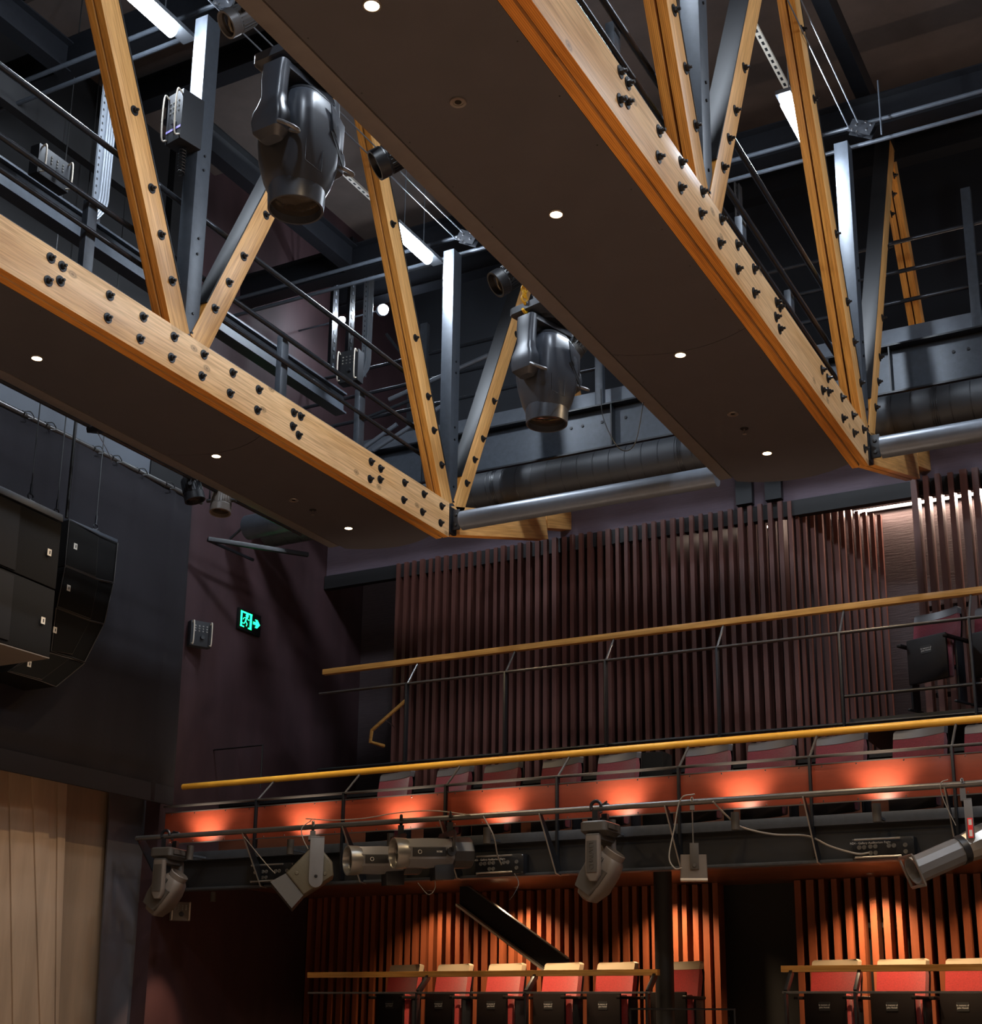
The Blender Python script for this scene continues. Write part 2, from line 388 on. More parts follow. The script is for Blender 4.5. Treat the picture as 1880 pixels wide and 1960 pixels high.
# ---------------- timber trusses ----------------
CH0, CH1 = 4.865, 5.243            # bottom chord levels
def bolt_mesh():
    mb = MB(); mb.lathe((0,0,0),(1,0,0),[(0,.040),(.006,.040)],20); mb.lathe((.005,0,0),(1,0,0),[(0,.022),(.022,.021)],6); mb.lathe((.026,0,0),(1,0,0),[(0,.011),(.02,.010)],10)
    return mesh(mb, 'bolt_black', 30)
BOLT = bolt_mesh()
def truss(X0, label, nodes, yend, bolts, extra):
    t = root('timber_truss', label, 'truss', (X0-.075, 8, CH0), group=None)
    xs = [X0-.033, X0-.117]                                    # two leaves with a dark slot between
    for k, x in enumerate(xs):
        member('bottom_chord', (x, -3, (CH0+CH1)/2), (x, yend, (CH0+CH1)/2), .066, CH1-CH0, 'glulam', t)
    part('packer', MB().bb(X0-.085, X0-.065, -3, yend-.06, CH0+.03, CH1-.03), 'black', t, label='dark slot between the chord leaves')
    sl = .466; up = 4.25
    hw = .215
    def diag(yb, s, z0=CH1-.03, zt=CH1+up, trim=None, nm='diagonal'):
        yt = yb + s*sl*(zt-5.24)
        for x in xs:
            member(nm, (x, yb + s*sl*(z0-5.24), z0), (x, yt, zt), .066, hw, 'glulam_diag', t)
        # black steel plate on the upper edge
        nrm = V((0, -s*.906, .422)); o = nrm*(hw/2+.008)
        a = V((X0-.075, yb+s*sl*.33, 5.24+.33))+o; b = V((X0-.075, yt, zt))+o
        member('cap_plate', a, b, .16, .014, 'black', t, label='black steel plate on the upper edge')
        return yt, zt
    for yn in nodes:
        diag(yn-.117, -1); diag(yn+.117, 1)
        part('post', MB().bb(X0-.142, X0-.008, yn-.068, yn+.102, CH0+.08, 8.2), 'steel', t, bevel=.006, label='grey steel box post')
        for z in (5.28, 5.45, 5.98, 6.12, 6.75, 6.88):
            part('post_bolt', MB().lathe((X0-.008, yn+.02, z), (1,0,0), [(0,.012),(.010,.012)], 6), 'bolt_black', t)
    ya = nodes[0]-2.1
    part('top_chord', MB().bb(X0-.15, X0, -3, 14.3, 9.45, 9.7), 'black_steel', t, label='black steel top chord')
    # far leg running down behind the gallery
    a, b = extra['leg']
    for x in xs: member('rear_leg', (x, a[0], a[1]), (x, b[0], b[1]), .066, .2, 'glulam_diag', t)
    # kicked-up end of the bottom chord
    for x in xs:
        member('chord_end', (x, yend+.09, CH0+.21), (x, 14.3, 5.72), .066, .3, 'glulam_diag', t)
        member('chord_tip', (x, 14.3, 5.86), (x, 15.0, 6.06), .066, .3, 'glulam_diag', t)
    part('end_plate', MB().bb(X0-.03, X0+.012, yend+.005, yend+.14, 4.92, 5.2), 'black_steel', t, bevel=.004, label='black steel connector plate at the truss end')
    for x, y in bolts:
        p = fX(x, y, X0)
        link('bolt', BOLT, t, Matrix.Translation((X0, p.y, p.z)) @ Matrix.Rotation(random.random(), 4, 'X'))
    return t
bA = [(97,494),(119,510),(92,538),(115,538),(210,566),(206,609),(274,607),(268,649),(333,645),(328,685),(390,679),(386,720),(445,714),(440,753),(495,746),(492,785),(562,790),(575,797),(560,816),(571,833),(710,884),(728,897),(708,917),(727,918),(774,924),(772,957),(811,946),(808,980),(845,969),(843,1001),
 (257,212),(290,361),(308,450),(329,538),(509,412),(466,491),(438,541),(411,591),(751,429),(795,647),(819,759),(830,824),(845,890),(945,768),(924,840),(908,880),(893,925),(988,640)]
bB = [(1187,138),(1201,160),(1186,192),(1200,196),(1261,251),(1260,301),(1303,311),(1302,360),(1344,367),(1341,409),(1380,420),(1377,466),(1411,469),(1411,515),(1443,515),(1443,561),(1486,579),(1492,588),(1485,607),(1492,630),(1573,708),(1584,724),(1574,747),(1585,750),(1611,761),(1613,801),(1632,795),(1634,829),(1652,822),(1655,859),
 (1290,20),(1312,131),(1331,241),(1424,130),(1407,212),(1395,266),(1384,321),(1535,57),(1558,190),(1600,448),(1621,578),(1634,655),(1647,733),(1711,336),(1709,372),(1706,410),(1701,475),(1689,609),(1684,684),(1681,731),(1676,780)]
XA, XB = -6.97, -2.66
LEG = {'leg': ((14.25, 9.3), (15.72, 7.0))}
truss(XA, 'left honey timber truss with the lower, farther bolted chord', [3.67, 7.87, 12.07], 12.0, bA, LEG)
truss(XB, 'right honey timber truss with the steep chord rising to the top edge', [3.67, 7.87, 12.07], 12.0, bB, LEG)
truss(XB+4.31, 'timber truss beyond the right edge of the photo', [3.67, 7.87, 12.07], 12.0, [], LEG)

# steel kick channel and guard rails along each catwalk, just behind its truss
def guard(X0, which):
    x = X0-.23
    g = root('catwalk_guardrail', which, 'railing', (x, 8, CH1))
    for z, r in ((6.52,.024),(5.99,.024),(5.74,.02)):
        part('rail', MB().cyl((x, -2, z), (x, 11.95, z), r, n=14), 'pipe_black', g)
    for y in (2.0, 4.4, 6.99, 9.45, 10.72):
        part('stanchion', MB().bb(x-.09, x-.03, y-.06, y+.04, 5.25, 6.02), 'steel', g, bevel=.004)
    part('kick_channel', MB().bb(x-.02, x+.03, -3, 11.9, 5.2, 5.40), 'steel', g, bevel=.004)
guard(XA, 'black tube guardrail along the left catwalk, behind its truss')
guard(XB, 'black tube guardrail along the right catwalk, behind its truss')
for X0, lab in ((XA, 'grey steel beam running along the far side of the left catwalk'), (XB, 'grey steel beam running along the far side of the right catwalk')):
    single('catwalk_beam', MB().bb(X0-1.30, X0-1.24, -3, 11.8, 6.42, 6.62).bb(X0-1.34, X0-1.20, -3, 11.8, 6.62, 6.64).bb(X0-1.34, X0-1.20, -3, 11.8, 6.40, 6.42), 'steel', lab, 'beam')

# ---------------- catwalk soffits with downlights ----------------
def soffit(X0, lab):
    s = root('catwalk_soffit', lab, 'soffit', (X0-.7, 8, CH0))
    xa, xb = X0-.152, X0-1.17
    def arc(yc, b=.17):
        return [(xa + (xb-xa)*i/10, yc + b*4*(i/10)*(1-i/10) + (.02*(5-i)/5)) for i in range(11)]
    ys = [-3, 5.1, 8.9, 11.86]
    prev = [(x, -3) for x, y in arc(0)]
    for k, yc in enumerate((5.1-.6, 9.0, 11.86)):
        cur = arc(yc, .17 if k == 2 else .16); gap = .006 if k < 2 else 0
        poly = [V((x, y, CH0)) for x, y in prev] + [V((x, y-gap, CH0)) for x, y in reversed(cur)]
        part('panel', MB().prism(poly, (0,0,.05)), 'soffit', s)
        prev = cur
    part('edge_strip', MB().bb(X0-1.30, X0-1.18, -3, 11.74, CH0-.002, CH0+.14), 'soffit_edge', s, bevel=.003, label='paler edge strip of the soffit')
    part('deck', MB().bb(X0-1.28, X0-.16, -3, 11.7, CH0+.14, CH0+.2), 'black', s, label='dark catwalk deck above the soffit')
    for y in [0.5*k for k in range(10, 24)]:
        for x in (X0-.2, X0-1.14): part('screw', MB().lathe((x, y+.02*(x*7%1), CH0-.001), (0,0,-1), [(0,.005),(.001,.005)], 6), 'black', s)
    return s
soffit(XA, 'dark brown soffit panels under the left catwalk')
soffit(XB, 'dark brown soffit panels under the right catwalk')
soffit(XB+4.31, 'dark brown soffit under the catwalk beyond the right edge')
def downlight(x, y, label):
    d = root('downlight', label, 'downlight', (x, y, CH0), group='warm downlights in the catwalk soffits')
    part('trim_ring', MB().lathe((x,y,CH0-.004),(0,0,-1),[(-.02,.05),(0,.05),(.004,.046),(.004,.038),(-.012,.034)],28), 'lamp_trim', d)
    part('lens', MB().lathe((x,y,CH0-.003),(0,0,-1),[(0,.037),(.002,.036)],24), 'lens_on', d)
    lamp('SPOT', 'downlight_lamp', (x, y, CH0-.012), E_DOWN, WARM, (0,0,-1), .03, spot=math.radians(150), blend=.7)
dn = [(-7.745,'left'),(-3.377,'right')]
for x, sd in dn:
    for y, w_ in ((11.31,'nearest the gallery end of the'),(9.2,'middle of the'),(7.056,'third from the gallery end of the')):
        downlight(x, y, f'lit warm downlight {w_} {sd} soffit')
for y in (4.95, 2.8, .6): downlight(-7.745, y, 'lit downlight of the left soffit before the left edge of the photo'); downlight(-3.377, y, 'lit downlight of the right soffit above the top edge of the photo')
for y in (9.2, 7.056, 4.95, 2.8): downlight(.93, y, 'lit downlight of the soffit beyond the right edge')
def sprinkler(x, y, label):
    s = root('sprinkler', label, 'sprinkler', (x,y,CH0))
    part('plate', MB().lathe((x,y,CH0-.002),(0,0,-1),[(0,.035),(.004,.033),(.006,.012)],20), 'bolt_black', s)
    part('head', MB().cyl((x,y,CH0-.008),(x,y,CH0-.05),.006,n=8).lathe((x,y,CH0-.05),(0,0,-1),[(0,.018),(.003,.018)],12), 'lamp_trim', s)
def offlamp(x, y, label):
    s = root('recessed_lamp', label, 'downlight', (x,y,CH0))
    part('trim_ring', MB().lathe((x,y,CH0-.002),(0,0,-1),[(0,.048),(.006,.045),(.004,.03),(-.01,.028)],24), 'lamp_trim', s)
    part('lens', MB().lathe((x,y,CH0-.001),(0,0,-1),[(0,.02),(.003,.018)],16), 'glass_dark', s)
for px, py, L_, f_ in ((1425,820,'small sprinkler in the right soffit beside the unlit lamp',sprinkler),(599,976,'small sprinkler in the left soffit near its gallery end',sprinkler),
                   (1403,792,'unlit round lamp in the right soffit near its gallery end',offlamp),(562,957,'unlit round lamp in the left soffit near its gallery end',offlamp),(877,195,'unlit round lamp high up in the right soffit',offlamp)):
    p = fZ(px, py, CH0); f_(p.x, p.y, L_)

# ---------------- steel beyond the truss ends ----------------
for xa, xb, lab in ((XA+.10, XB-1.45, 'long grey steel tube tying the two truss ends together'), (XB+.10, XB+2.9, 'grey steel tube running right from the right truss end')):
    t = root('tie_tube', lab, 'steel tube', ((xa+xb)/2, 12.1, 5.06))
    part('tube', MB().cyl((xa,12.1,5.06),(xb,12.1,5.06),.1,n=32), 'steel_light' if xa > XL+1 else 'steel', t)
    fl = MB(); fl.bb(xa-.09, xa-.0, 12.04, 12.06, 4.95, 5.17)
    for z in (5.0, 5.11): fl.lathe((xa-.045,12.04,z),(0,-1,0),[(0,.02),(.012,.018)],6)
    part('end_fin', fl, 'black_steel', t, bevel=.002)
du = root('air_duct', 'large black spiral air duct behind the steel tie tube', 'duct', (-5, 13.5, 5.93))
part('duct_body', MB().cyl((-10.45,13.5,5.96),(8,13.5,5.96),.21,n=40), 'spiral_duct', du)
rb = MB(); x = -10.3
while x < 7.5:
    rb.tube([(x, 13.5+.211*math.cos(a*PI/12), 5.96+.211*math.sin(a*PI/12)) for a in range(24)], .004, 4, closed=True); x += .19
for x in (-7.2,-4.95,-2.3):
    for q in (0,.02,.04): rb.tube([(x+q, 13.5+.213*math.cos(a*PI/12), 5.96+.213*math.sin(a*PI/12)) for a in range(24)], .006, 4, closed=True)
part('seams', rb, 'black_steel', du)
sp_ = root('small_duct', 'grey spiral duct stub end left of the left soffit', 'duct', (-9.6, 12.9, 5.4))
p0 = fY(475,1010,12.9); part('duct_body', MB().cyl((p0.x, 12.9, p0.z), (p0.x+2.2, 12.9, p0.z), .15, n=32), 'steel', sp_)
# big I-beam of the grid level with walkway rail
ib = root('steel_beam', 'heavy black steel I-beam with stiffeners crossing behind the air duct', 'beam', (-3, 14.2, 6.8))
zb0, zb1 = 6.50, 7.02
part('web', MB().bb(XL, 8.5, 14.2, 14.215, zb0, zb1), 'steel', ib)
part('flange', MB().bb(XL, 8.5, 14.08, 14.34, zb0-.02, zb0), 'black_steel', ib); part('flange', MB().bb(XL, 8.5, 14.08, 14.34, zb1, zb1+.02), 'black_steel', ib)
for x in (-8.6,-6.05,-3.5,-2.85,-.6,1.5):
    part('stiffener', MB().bb(x, x+.015, 14.09, 14.2, zb0, zb1), 'black_steel', ib)
bo_ = MB()
for x in (-6.6,-6.45,-6.2,-5.9,-5.55,-2.2,-2.05): bo_.lathe((x,14.2,6.86),(0,-1,0),[(0,.02),(.014,.018)],6)
part('rivets', bo_, 'bolt_black', ib)
single('grid_plate', MB().bb(XL, 8.5, 14.5, 14.53, 7.02, 7.42), 'steel_light', 'pale grey steel kick plate standing above the heavy I-beam', 'plate')
gw = root('gridwalk_railing', 'black tube railing of the cross walkway above the heavy I-beam', 'railing', (-3, 14.3, 7.1))
for z, dy in ((7.62,0),(7.98,.1),(8.34,0)):
    part('rail', MB().cyl((XL,14.3,z),(8.5,14.3,z),.024,n=12), 'pipe_black', gw)
for x in (-8.7,-6.25,-1.95,.3):
    part('stanchion', MB().bb(x-.05,x+.05,14.22,14.3,6.95,8.75), 'steel', gw, bevel=.005)

# cross tubes, pulleys and rods at the post heads
for yn, lab in ((7.87,'near'),(12.07,'far')):
    ct = root('cross_tubes', f'pair of slim steel cross tubes over the {lab} truss posts', 'steel tube', (-4, yn, 8.3))
    for z in (8.22, 8.44): part('tube', MB().cyl((XL,yn+.1,z),(8,yn+.1,z),.022,n=10), 'steel', ct)
    for X0, sd in ((XA,'left'),(XB,'right')):
        pl = root('pulley_block', f'black bolted pulley block at the head of the {lab} {sd} post', 'pulley', (X0, yn, 8.3))
        pk = MB(); R = Matrix.Rotation(.5, 3, 'Y')
        pk.box((X0+.12, yn-.02, 8.33), (.24,.012,.13), R).box((X0+.12, yn+.05, 8.33), (.24,.012,.13), R).lathe((X0+.12,yn-.01,8.33),(0,1,0),[(0,.07),(.05,.07)],20)
        part('side_plates', pk, 'black_steel', pl)
        bl = MB()
        for a in range(6): bl.lathe(V((X0+.12,yn-.026,8.33))+V((.09*math.cos(a*PI/3),0,.045*math.sin(a*PI/3))),(0,-1,0),[(0,.011),(.01,.010)],8)
        part('plate_bolts', bl, 'chrome', pl)
        part('hanger_rod', MB().cyl((X0+.3,yn,8.2),(X0+.3,yn,8.8),.008,n=8), 'steel', pl)
for X0, sd in ((XA,'left'),(XB,'right')):
    for dx, z, q in ((.10,8.36,'upper'),(.02,8.30,'lower')):
        single('steel_cable', MB().cyl((X0+dx,-2,z),(X0+dx,12.0,z),.007,n=6), 'conduit', f'{q} steel cable running above the {sd} truss', 'cable')

# ceiling steelwork
def ibeam(y0, y1, x, z, h, wd, lab, along='Y'):
    b = MB()
    if along == 'Y':
        b.bb(x-.01,x+.01,y0,y1,z,z+h).bb(x-wd/2,x+wd/2,y0,y1,z-.015,z).bb(x-wd/2,x+wd/2,y0,y1,z+h,z+h+.015)
    else:
        b.bb(y0,y1,x-.01,x+.01,z,z+h).bb(y0,y1,x-wd/2,x+wd/2,z-.015,z).bb(y0,y1,x-wd/2,x+wd/2,z+h,z+h+.015)
    return single('ceiling_beam', b, 'black_steel', lab, 'beam')
ibeam(-4, 8.35, -9.2, 8.75, .3, .16, 'dark steel roof beam running to the top left corner of the photo')
ibeam(9.4, 12.75, -8.85, 8.8, .3, .16, 'dark steel roof beam ending near the middle post of the left truss')
ibeam(-4, 12.75, -4.9, 8.9, .3, .16, 'dark steel roof beam between the two trusses')
ibeam(-4, 12.75, -.6, 8.9, .3, .16, 'dark steel roof beam right of the right truss')
ibeam(-12, 8, 8.45, 8.8, .34, .2, 'black roof cross beam over the near truss posts', 'X')
ibeam(-12, 8, 12.85, 8.8, .34, .2, 'black roof cross beam over the far truss posts', 'X')
ibeam(-12, 8, 10.3, 9.9, .3, .2, 'black roof cross beam midway between the truss posts', 'X')
ibeam(-12, 8, 6.4, 9.9, .3, .2, 'black roof cross beam before the near truss posts', 'X')
ibeam(-12, 8, 4.2, 9.9, .3, .2, 'black roof cross beam high up at the left edge', 'X')
ibeam(-12, 8, 14.9, 9.7, .3, .2, 'black roof cross beam by the back wall', 'X')
sb = MB().bb(-12.5, -7.5, 9.2, 12.3, 9.6, 9.64)
single('ceiling_panel', MB().bb(-12.0,-7.4,8.8,12.2,10.3,10.35), 'ceil', 'brown ceiling panel above the left catwalk', 'panel')
bd = single('truss_sign_beam', MB().bb(-9.45,-9.35,6.0,9.9,8.16,8.42), 'black', 'black box beam lettered in white behind the nearer moving light', 'beam')
text('lettering', 'WLT', V((-9.345, fX(470,338,-9.34).y, fX(470,338,-9.34).z)), (0,1,0), (0,0,1), .14, 'white_print', bd)

# ---------------- work lights ----------------
def worklight(x, y, z, label, L=.62):
    r = root('work_light', label, 'work light', (x,y,z), group='cool white tube lights above the catwalks')
    part('tube', MB().tube([(x,y-L/2,z),(x,y+L/2,z)], .055, 16), 'tube_on', r)
    part('tray', MB().bb(x-.07,x+.07,y-L/2-.1,y+L/2+.22,z+.05,z+.09), 'conduit', r)
    for q_ in (-.2,.2): part('hanger', MB().cyl((x,y+q_,z+.09),(x,y+q_,11.2),.006,n=6), 'conduit', r)
    lamp('AREA', 'work_light_lamp', (x, y, z-.065), E_WORK, COOL, (0,0,-1), .1, L)
    lamp('AREA', 'work_light_lamp', (x+.065, y, z), E_WORK*.6, COOL, (1,0,.0), .1, L)
    lamp('AREA', 'work_light_lamp', (x-.065, y, z), E_WORK*.5, COOL, (-1,0,.0), .1, L)
pw = fX(283,18,-7.3); worklight(-7.3, pw.y, pw.z, 'bright white tube light at the top left, beside the left truss diagonal')
pw = fX(792,472,-7.3); worklight(-7.3, pw.y, pw.z, 'bright white tube light left of the far left truss post')
pw = fX(1504,196,-3.0); worklight(-3.0, pw.y+.33, pw.z, 'small visible end of white tube light behind the right truss diagonal')
worklight(-3.0, 7.3, 8.15, 'white tube light above the top edge, by the right truss')
worklight(1.3, 7.3, 8.15, 'white tube light beyond the right edge, near bay')
worklight(1.3, 11.2, 8.15, 'white tube light beyond the right edge, far bay')
worklight(-3.0, 3.1, 8.15, 'white tube light above the top edge, nearest bay'); worklight(1.3, 3.1, 8.15, 'white tube light beyond the right edge, nearest bay')
for (px, py, X0, r_, lab) in ((735,592,-9.6,.07,'round white bulkhead light between the left truss diagonals'),(655,612,-9.9,.045,'small white bulkhead light left of the round one')):
    p = fX(px,py,X0); b = root('bulkhead_light', lab, 'work light', p)
    part('lens', MB().lathe(p,(1,-.6,-.2),[(-.03,r_*.6),(0,r_),(.03,r_*.8),(.045,0)],20), 'tube_on', b)
    part('housing', MB().lathe(p,(1,-.6,-.2),[(-.09,r_*1.1),(-.03,r_*1.15)],20), 'steel', b)
    part('arm', MB().cyl(p+V((-.08,0,0)), V((XL,p.y,p.z)), .012, n=8), 'steel', b)
    lamp('POINT','bulkhead_lamp', p+V((.12,-.07,-.03)), E_WORK*.35, COOL, size=.05)

# unseen fill lamps added so the floor bounces warm light up to the trusses
for (x,y,wh) in ((-5.5,2.6,'between the trusses'),(-1,4,'right of the right truss'),(2.6,3.2,'far right'),(2.6,6.5,'far right, nearer the gallery')):
    h = root('bounce_fill', f'added unseen fill lamp, {wh}, throwing light on the floor', 'lamp', (x,y,7.6))
    part('can', MB().lathe((x,y,7.8),(0,0,-1),[(0,.09),(.22,.11),(.22,.09),(.1,.08)],20), 'black_steel', h)
    part('stem', MB().cyl((x,y,7.8),(x,y,11.2),.02,n=8), 'black_steel', h)
    lamp('SPOT','bounce_fill_lamp',(x,y,7.55),E_BOUNCE,(1,.86,.68),(0,0,-1),.08,spot=math.radians(64),blend=.6)

h = root('bounce_fill', 'added unseen fill lamp at the left, throwing light on the stage floor', 'lamp', (-9.2,5.0,8.0))  # added unseen lamp: bounces light off the stage floor onto the speaker undersides
part('can', MB().lathe((-9.2,5.0,8.2),(0,0,-1),[(0,.09),(.22,.11),(.22,.09),(.1,.08)],20), 'black_steel', h)
part('stem', MB().cyl((-9.2,5.0,8.2),(-9.2,5.0,11.2),.02,n=8), 'black_steel', h)
lamp('SPOT','stage_fill_lamp',(-9.2,5.0,7.95),1500,(1,.86,.68),(.0,.08,-1),.08,spot=math.radians(34),blend=.6)
# ---------------- slat screens ----------------
def slats(name, label, xs0, xs1, z0, z1, Y0, pitch=.118, wid=.05, dep=.19, material='slat', seedv=1, yfun=None, kind=None):
    rnd = random.Random(seedv); mb = MB(); x = xs0
    while x < xs1:
        y = Y0 + (yfun(x) if yfun else 0); o = rnd.choice((0,0,.012,-.012,.025)); wv = wid*rnd.choice((.85,1,1,1.15))
        mb.bb(x, x+wv, y+o, y+o+dep, z0, z1 + rnd.uniform(-.005,.005)); x += pitch
    # rear battens tie the slats together
    s = root(name, label, 'slat screen', ((xs0+xs1)/2, Y0, z0))
    part('slats', mb, material, s, bevel=0)
    if not yfun:
        bt = MB()
        z = z0+.5
        while z < min(z1, 4.6): bt.bb(xs0, xs1, Y0+dep+.025, Y0+dep+.05, z, z+.05); z += .95
        part('batten', bt, 'black', s)
    return s
YS = 14.9
slats('slat_screen', 'tall dark red-brown timber slat screen behind the middle gallery', -9.43, -4.3, 2.45, 5.8, YS, seedv=2)
# screen turning back to the wall
def yf(x): return (x+4.25)/(-3.47+4.25)*.88
slats('slat_screen', 'slat screen angled back to the wall beside the lit strip', -4.25, -3.45, 2.45, 5.79, YS, pitch=.0665, wid=.044, dep=.07, seedv=5, yfun=yf)
slats('slat_screen', 'slat screen at the upper right with light dots behind it', -2.86, 5, 2.9, 5.8, YS-.05, pitch=.128, wid=.066, seedv=9)
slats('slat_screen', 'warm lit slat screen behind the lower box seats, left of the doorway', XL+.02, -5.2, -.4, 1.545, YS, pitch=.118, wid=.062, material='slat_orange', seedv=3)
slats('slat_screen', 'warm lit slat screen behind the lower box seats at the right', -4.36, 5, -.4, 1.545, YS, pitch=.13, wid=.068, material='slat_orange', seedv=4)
struct('wall_lower_back', MB().bb(XL, 9, YS+.34, YS+.4, -.6, 1.6), 'black')
# led strips
def led(x0, x1, z, y, label, e):
    l = root('led_strip', label, 'led strip', ((x0+x1)/2, y, z))
    part('diffuser', MB().bb(x0,x1,y,y+.025,z-.011,z+.011), 'led_on', l)
    part('channel', MB().bb(x0,x1,y+.025,YB-.002,z-.02,z+.02), 'steel', l)
    n = max(1, int((x1-x0)/1.2))
    for i in range(n if x1-x0 > .5 else 0):
        a = x0+(x1-x0)*(i+.5)/n; lamp('AREA','led_lamp',(a,y-.01,z-.02),e*(x1-x0)/n,LEDW,(0,-.45,-1),(x1-x0)/n,.03)
        lamp('AREA','led_lamp',(a,y-.012,z),e*.35*(x1-x0)/n,LEDW,(0,-1,.2),(x1-x0)/n,.03)
led(-3.72, 4.5, 5.88, YB-.06, 'glowing warm linear light on the back wall at the upper right', E_LED)
led(-5.23, -5.17, 5.86, YB-.06, 'short lit strip glimpsed through the slats, left one', E_LED)
led(-4.83, -4.77, 5.87, YB-.06, 'short lit strip glimpsed through the slats, right one', E_LED)

# ---------------- galleries ----------------
YG = 12.0
# middle gallery slab and beams
struct('floor_gallery_middle', MB().bb(XL, 8, 12.08, 14.88, 1.576, 1.60), 'black')
struct('ceiling_lower_box', MB().bb(XL, 8, 12.1, 15.3, 1.55, 1.575), 'under_red')
struct('floor_gallery_raised', MB().bb(XL, 8, 13.1, 14.9, 2.40, 2.47), 'under_red')
struct('wall_gallery_riser', MB().bb(XL, 8, 13.1, 13.14, 1.7, 2.40), 'under_red')
struct('trim_5', MB().bb(XL, 8, 13.06, 13.12, 2.44, 2.49), 'black_steel')
struct('floor_gallery_tier', MB().bb(-3.3, 8, 13.35, 14.8, 2.80, 2.88), 'black')
struct('floor_lower_box', MB().bb(XL, 8, 12.3, 15.1, -.6, -.5), 'black')
struct('floor_lower_box_tier', MB().bb(XL, 8, 13.0, 15.1, -.5, -.332), 'black')
struct('wall_lower_box_front', MB().bb(XL, 8, 12.3, 12.36, -1.6, -.5), 'black')
bm_ = root('gallery_beam', 'black steel edge beam along the underside of the middle gallery', 'beam', (-4, YG, 1.37))
part('web', MB().bb(XL+.05, 8, YG+.05, YG+.07, 1.40, 1.70), 'black', bm_)
part('lower_flange', MB().bb(XL+.05, 8, YG-.03, YG+.12, 1.375, 1.40), 'steel', bm_, bevel=.003)
part('upper_channel', MB().bb(XL+.05, 8, YG-.01, YG+.06, 1.69, 1.78), 'steel', bm_, bevel=.004, label='grey speckled channel on top of the beam')

# fascia panels between the posts
posts_mid = [-10.48] + [fY(x,y,YG).x for x,y in ((493,1535),(660,1520),(855,1503),(1068,1500),(1300,1470),(1550,1445),(1822,1425))] + [-.93,.27,1.47]
for i in range(len(posts_mid)-1):
    a, b = posts_mid[i], posts_mid[i+1]
    nth = ['leftmost','second from left','third from left','fourth from left','fifth from left','sixth from left','seventh from left, second from right','rightmost visible','off-frame right','far off-frame right'][i]
    f = root('fascia_panel', f'red-brown plywood fascia panel of the middle gallery, {nth}', 'panel', ((a+b)/2, YG, 1.89), group='plywood fascia panels of the middle gallery')
    part('board', MB().bb(a+.012, b-.012, YG+.0, YG+.018, 1.885, 2.215), 'fascia_red', f, bevel=.001)
    sc = MB()
    for x in (a+.1, (2*a+b)/3, (a+2*b)/3, b-.1):
        for z in (1.90, 2.20): sc.lathe((x, YG, z), (0,-1,0), [(0,.008),(.004,.006)], 8)
    part('screws', sc, 'chrome', f)
    part('trim_angle', MB().bb(a+.01,b-.01,YG-.012,YG,1.875,1.885).bb(a+.01,b-.01,YG-.006,YG,2.215,2.225), 'pipe_grey', f)
# middle railing
def railing(label, Yp, posts, zb, zmid, rail_dy, zrail, x0, x1, rmat, xr0=None, sec=(.085,.042), round_=0, bottom=None):
    g = root('gallery_railing', label, 'railing', ((x0+x1)/2, Yp, zb))
    xr0 = x0 if xr0 is None else xr0
    yr = Yp + rail_dy
    if round_:
        o = link('handrail', mesh(MB().cyl((0,0,0),(x1-xr0,0,0),round_,n=20), rmat), g, Matrix.Translation((xr0,yr,zrail)))
    else:
        member('handrail', (xr0,yr,zrail), (x1,yr,zrail), sec[0], sec[1], rmat, g, side=V((0,1,0)))
    part('mid_rail', MB().bb(x0, x1, Yp-.03, Yp+.03, zmid-.01, zmid+.008), 'pipe_grey', g, bevel=.003)
    for x in posts:
        ps = MB().bb(x-.011, x+.011, Yp-.035, Yp+.025, zb, zmid)
        part('post', ps, 'black_steel', g, bevel=.002)
        if round_ or Yp > 13: part('stub', MB().cyl((x,Yp+.0,zmid),(x,yr,zrail-.02),.011,n=8), 'pipe_grey', g)
        else: member('stub', (x,Yp,zmid), (x,yr,zrail-.02), .03, .06, 'black_steel', g)
    if bottom:
        for z, a, b in bottom: part('lower_rail', MB().cyl((a,Yp+.02,z),(b,Yp+.02,z),.017,n=10), 'black_steel', g)
    return g
pr = fY(1550,1404,12.27)
railing('yellow round timber handrail with slim steel posts along the middle gallery', YG, [p for p in posts_mid[1:]], 1.42, fY(1550,1449,YG).z, .27, pr.z, XL+.12, 2.6, 'yellow_wood', round_=.034)
YU = 13.1
posts_up = [fY(x,y,YU).x for x,y in ((613,1325),(780,1310),(968,1290),(1160,1265),(1373,1240),(1607,1210),(1855,1185))]+[-.8,.4]
pr = fY(1607,1164,YU+.22)
railing('square timber handrail on black posts along the raised upper gallery', YU, posts_up[1:], 2.47, fY(1607,1212,YU).z, .22, pr.z, posts_up[0], 2.4, 'handrail_wood',
        xr0=fY(620,1292,YU+.22).x, sec=(.07,.062), bottom=[(fY(1607,1386,YU).z, posts_up[0], 2.4), (fY(1620,1332,YU).z, posts_up[5], 2.4)])
YLR = 12.4
pr = fY(900,1864,YLR+.2); zmid = fY(900,1900,YLR).z
lp = [fY(x,1905,YLR).x for x in (800,1008,1240)]
railing('timber handrail of the left lower box, ending at the black column', YLR, lp, -.5, zmid, .2, pr.z, fY(592,1900,YLR).x, fY(1246,1900,YLR).x, 'handrail_wood', xr0=fY(592,1863,YLR+.2).x, sec=(.07,.055))
lp = [fY(x,1905,YLR).x for x in (1505,1638)]+[-1.9]
railing('timber handrail of the right lower box', YLR, lp, -.5, zmid, .2, fY(1600,1854,YLR+.2).z, fY(1499,1900,YLR).x, .6, 'handrail_wood', xr0=fY(1497,1854,YLR+.2).x, sec=(.07,.055))

